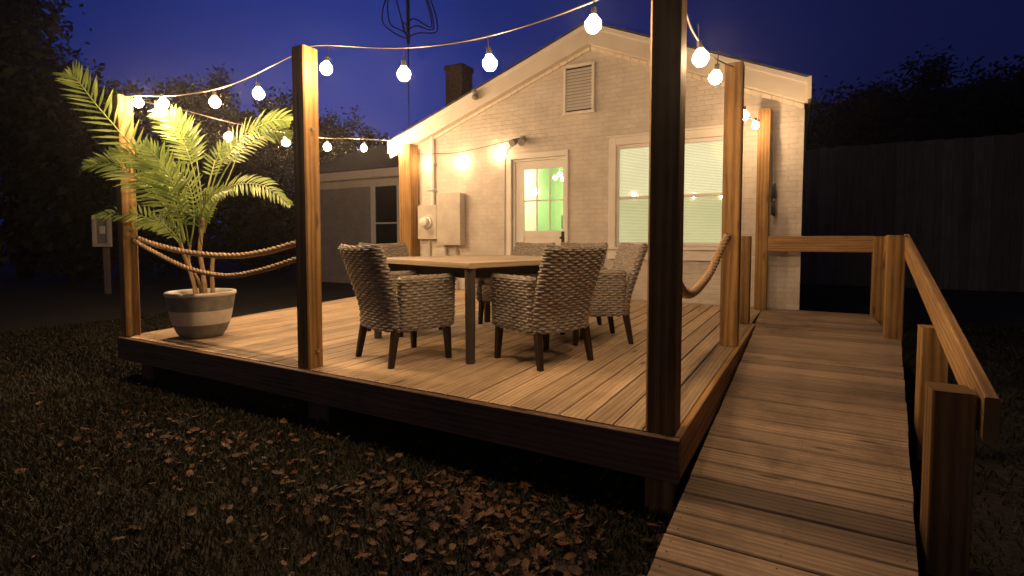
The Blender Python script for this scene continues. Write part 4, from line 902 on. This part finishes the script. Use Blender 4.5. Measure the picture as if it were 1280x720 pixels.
for k, (dz, L_, sg) in enumerate(((7.05, .9, -1), (7.2, .75, -1), (7.1, .9, 1), (7.3, .7, 1), (7.5, .55, 1), (7.4, .5, -1))):
    f = MB(); cx = Vector((-9.9, 11.7, dz)); r_ = Vector((.875, .485, 0))
    f.tube(spline([cx, cx + r_ * sg * L_ * .35 + Vector((0, 0, .12)), cx + r_ * sg * L_ * .8 + Vector((0, .1 * k, .45 - .1 * k)), cx + r_ * sg * L_ * .75 + Vector((0, 0, 1.0)), cx + r_ * sg * L_ * .4 + Vector((0, 0, 1.5))], 16), .020, 5); f.build('element', M['dark'], an, True)
f = MB(); pts = sag((-22, 2, 3.4), (-16, 22, 3.9), 24, .5); f.tube(pts, .012, 5); tag(f.build('power_line', M['black']), 'thin dark cable strung across the left garden', 'cable')

# ------------------------------------------------------------------ grass and fallen leaves
def scatter_ok(x, y):
    if x > -.42 and x < RR(min(y, 5.86)) + .02 and y < 7.5: return False
    if y > 2.30 and x > XL(y) - .02 and x < XR(2.4) and y > 2.5: return False
    return True
v_ = []; f_ = []; tn = []; cnt = 0; rd = random.Random(3)
def gz(x, y): return .02 * noise.noise(Vector((x * .7, y * .7, 0)))
for _ in range(150000):
    if rd.random() < .72: x = rd.uniform(-9.5, -.3); y = rd.uniform(.4, 5.2) if x < -5 else rd.uniform(.4, 2.75)
    else: x = rd.uniform(.6, 6.0); y = rd.uniform(1.4, 10)
    dens = noise.noise(Vector((x * .9, y * .9, 3))) + noise.noise(Vector((x * 3, y * 3, 3))) * .5
    if dens < -.75 + rd.uniform(-.25, .25) or not scatter_ok(x, y): continue
    dist = math.hypot(x, y); h_ = rd.uniform(.018, .05) * (1 + .2 * dens); w_ = .0016 + .0007 * dist; a = rd.uniform(0, 6.28); la = rd.uniform(0, 6.28); ln = rd.uniform(.2, 1.3) * h_
    z = gz(x, y); dx, dy = math.cos(a) * w_, math.sin(a) * w_; lx, ly = math.cos(la) * ln, math.sin(la) * ln; b0 = len(v_)
    v_ += [(x - dx, y - dy, z - .004), (x + dx, y + dy, z - .004), (x + lx * .4 + dx * .7, y + ly * .4 + dy * .7, z + h_ * .6), (x + lx * .4 - dx * .7, y + ly * .4 - dy * .7, z + h_ * .6), (x + lx, y + ly, z + h_)]
    f_ += [(b0, b0 + 1, b0 + 2, b0 + 3), (b0 + 3, b0 + 2, b0 + 4)]; t0 = rd.uniform(0, .7); tn += [t0, t0]
g = MB(); g.v = v_; g.f = f_; g.uv = [[(0, 0)] * len(q) for q in f_]; g.t = tn; tag(g.build('grass', M['grass']), 'sparse short dry grass growing in front of the deck', 'grass', kind='stuff')
lf = MB(); OUT = [(0, -.5), (.08, -.12), (.34, -.30), (.28, -.08), (.52, .05), (.26, .10), (.32, .34), (.12, .24), (0, .58), (-.12, .24), (-.32, .34), (-.26, .10), (-.52, .05), (-.28, -.08), (-.34, -.30), (-.08, -.12)]
def leaf(x, y, s_):
    z = gz(x, y) + rd.uniform(.008, .035); ax = Vector((rd.gauss(0, .35), rd.gauss(0, .35), 1)).normalized(); b_ = ax.orthogonal().normalized(); b_.rotate(Matrix.Rotation(rd.uniform(0, 6.28), 3, ax)); c2 = ax.cross(b_)
    cu = rd.uniform(-.2, .9); kx = rd.uniform(.6, 1.0); c = Vector((x, y, z)); bl = rd.uniform(.15, .85); tw = rd.uniform(-.5, .5); OB = [(u * (1 - bl) + .30 * math.sin(2 * math.pi * i / 16) * bl, v * (1 - bl) - .52 * math.cos(2 * math.pi * i / 16) * bl) for i, (u, v) in enumerate(OUT)]; pts = [c + (b_ * u * kx + c2 * v + ax * (cu * (u * u + v * v * .6) + tw * u * v)) * s_ for u, v in OB]; tt = rd.uniform(0, .65)
    b0 = len(lf.v); lf.v += [tuple(c)] + [tuple(p_) for p_ in pts]
    for k in range(16): lf.f.append((b0, b0 + 1 + k, b0 + 1 + (k + 1) % 16)); lf.uv.append([(0, 0)] * 3); lf.t.append(tt)
n_ = 0
while n_ < 1350:
    q = rd.random()
    if q < .48: x = rd.gauss(-1.35, .55); y = rd.gauss(1.90, .26)
    elif q < .72: x = rd.gauss(-3.45, .65); y = rd.gauss(1.80, .27)
    elif q < .86: x = rd.uniform(-7, -.5); y = rd.uniform(.5, 2.9)
    else: x = rd.uniform(.8, 5); y = rd.uniform(1.5, 9)
    if y > 3.0 and x < .4 or y < .35 or not scatter_ok(x, y): continue
    leaf(x, y, rd.uniform(.028, .068)); n_ += 1
tag(lf.build('fallen_leaves', M['fleaf']), 'brown fallen leaves lying in drifts on the lawn below the deck', 'leaves', kind='stuff')
hz = MB(); a = (-60, -6, -1.2); b = (30, 60, 16)  # scattering box added to imitate lens glow around the bulbs
hz.poly([(a[0], a[1], a[2]), (b[0], a[1], a[2]), (b[0], b[1], a[2]), (a[0], b[1], a[2]), (a[0], a[1], b[2]), (b[0], a[1], b[2]), (b[0], b[1], b[2]), (a[0], b[1], b[2])], [(0, 3, 2, 1), (4, 5, 6, 7), (0, 1, 5, 4), (1, 2, 6, 5), (2, 3, 7, 6), (3, 0, 4, 7)])
m, n, l, b = mat('halo_haze_volume'); n.remove(b); pv = n.new('ShaderNodeVolumePrincipled'); pv.inputs['Density'].default_value = .0014; pv.inputs['Color'].default_value = (.9, .9, .9, 1); pv.inputs['Anisotropy'].default_value = .88
l.new(pv.outputs[0], n['Material Output'].inputs['Volume']); tag(hz.build('halo_haze', m), 'scattering volume added over the garden to give the bulbs halos', 'halo_haze', kind='stuff')
bpy.context.view_layer.update()
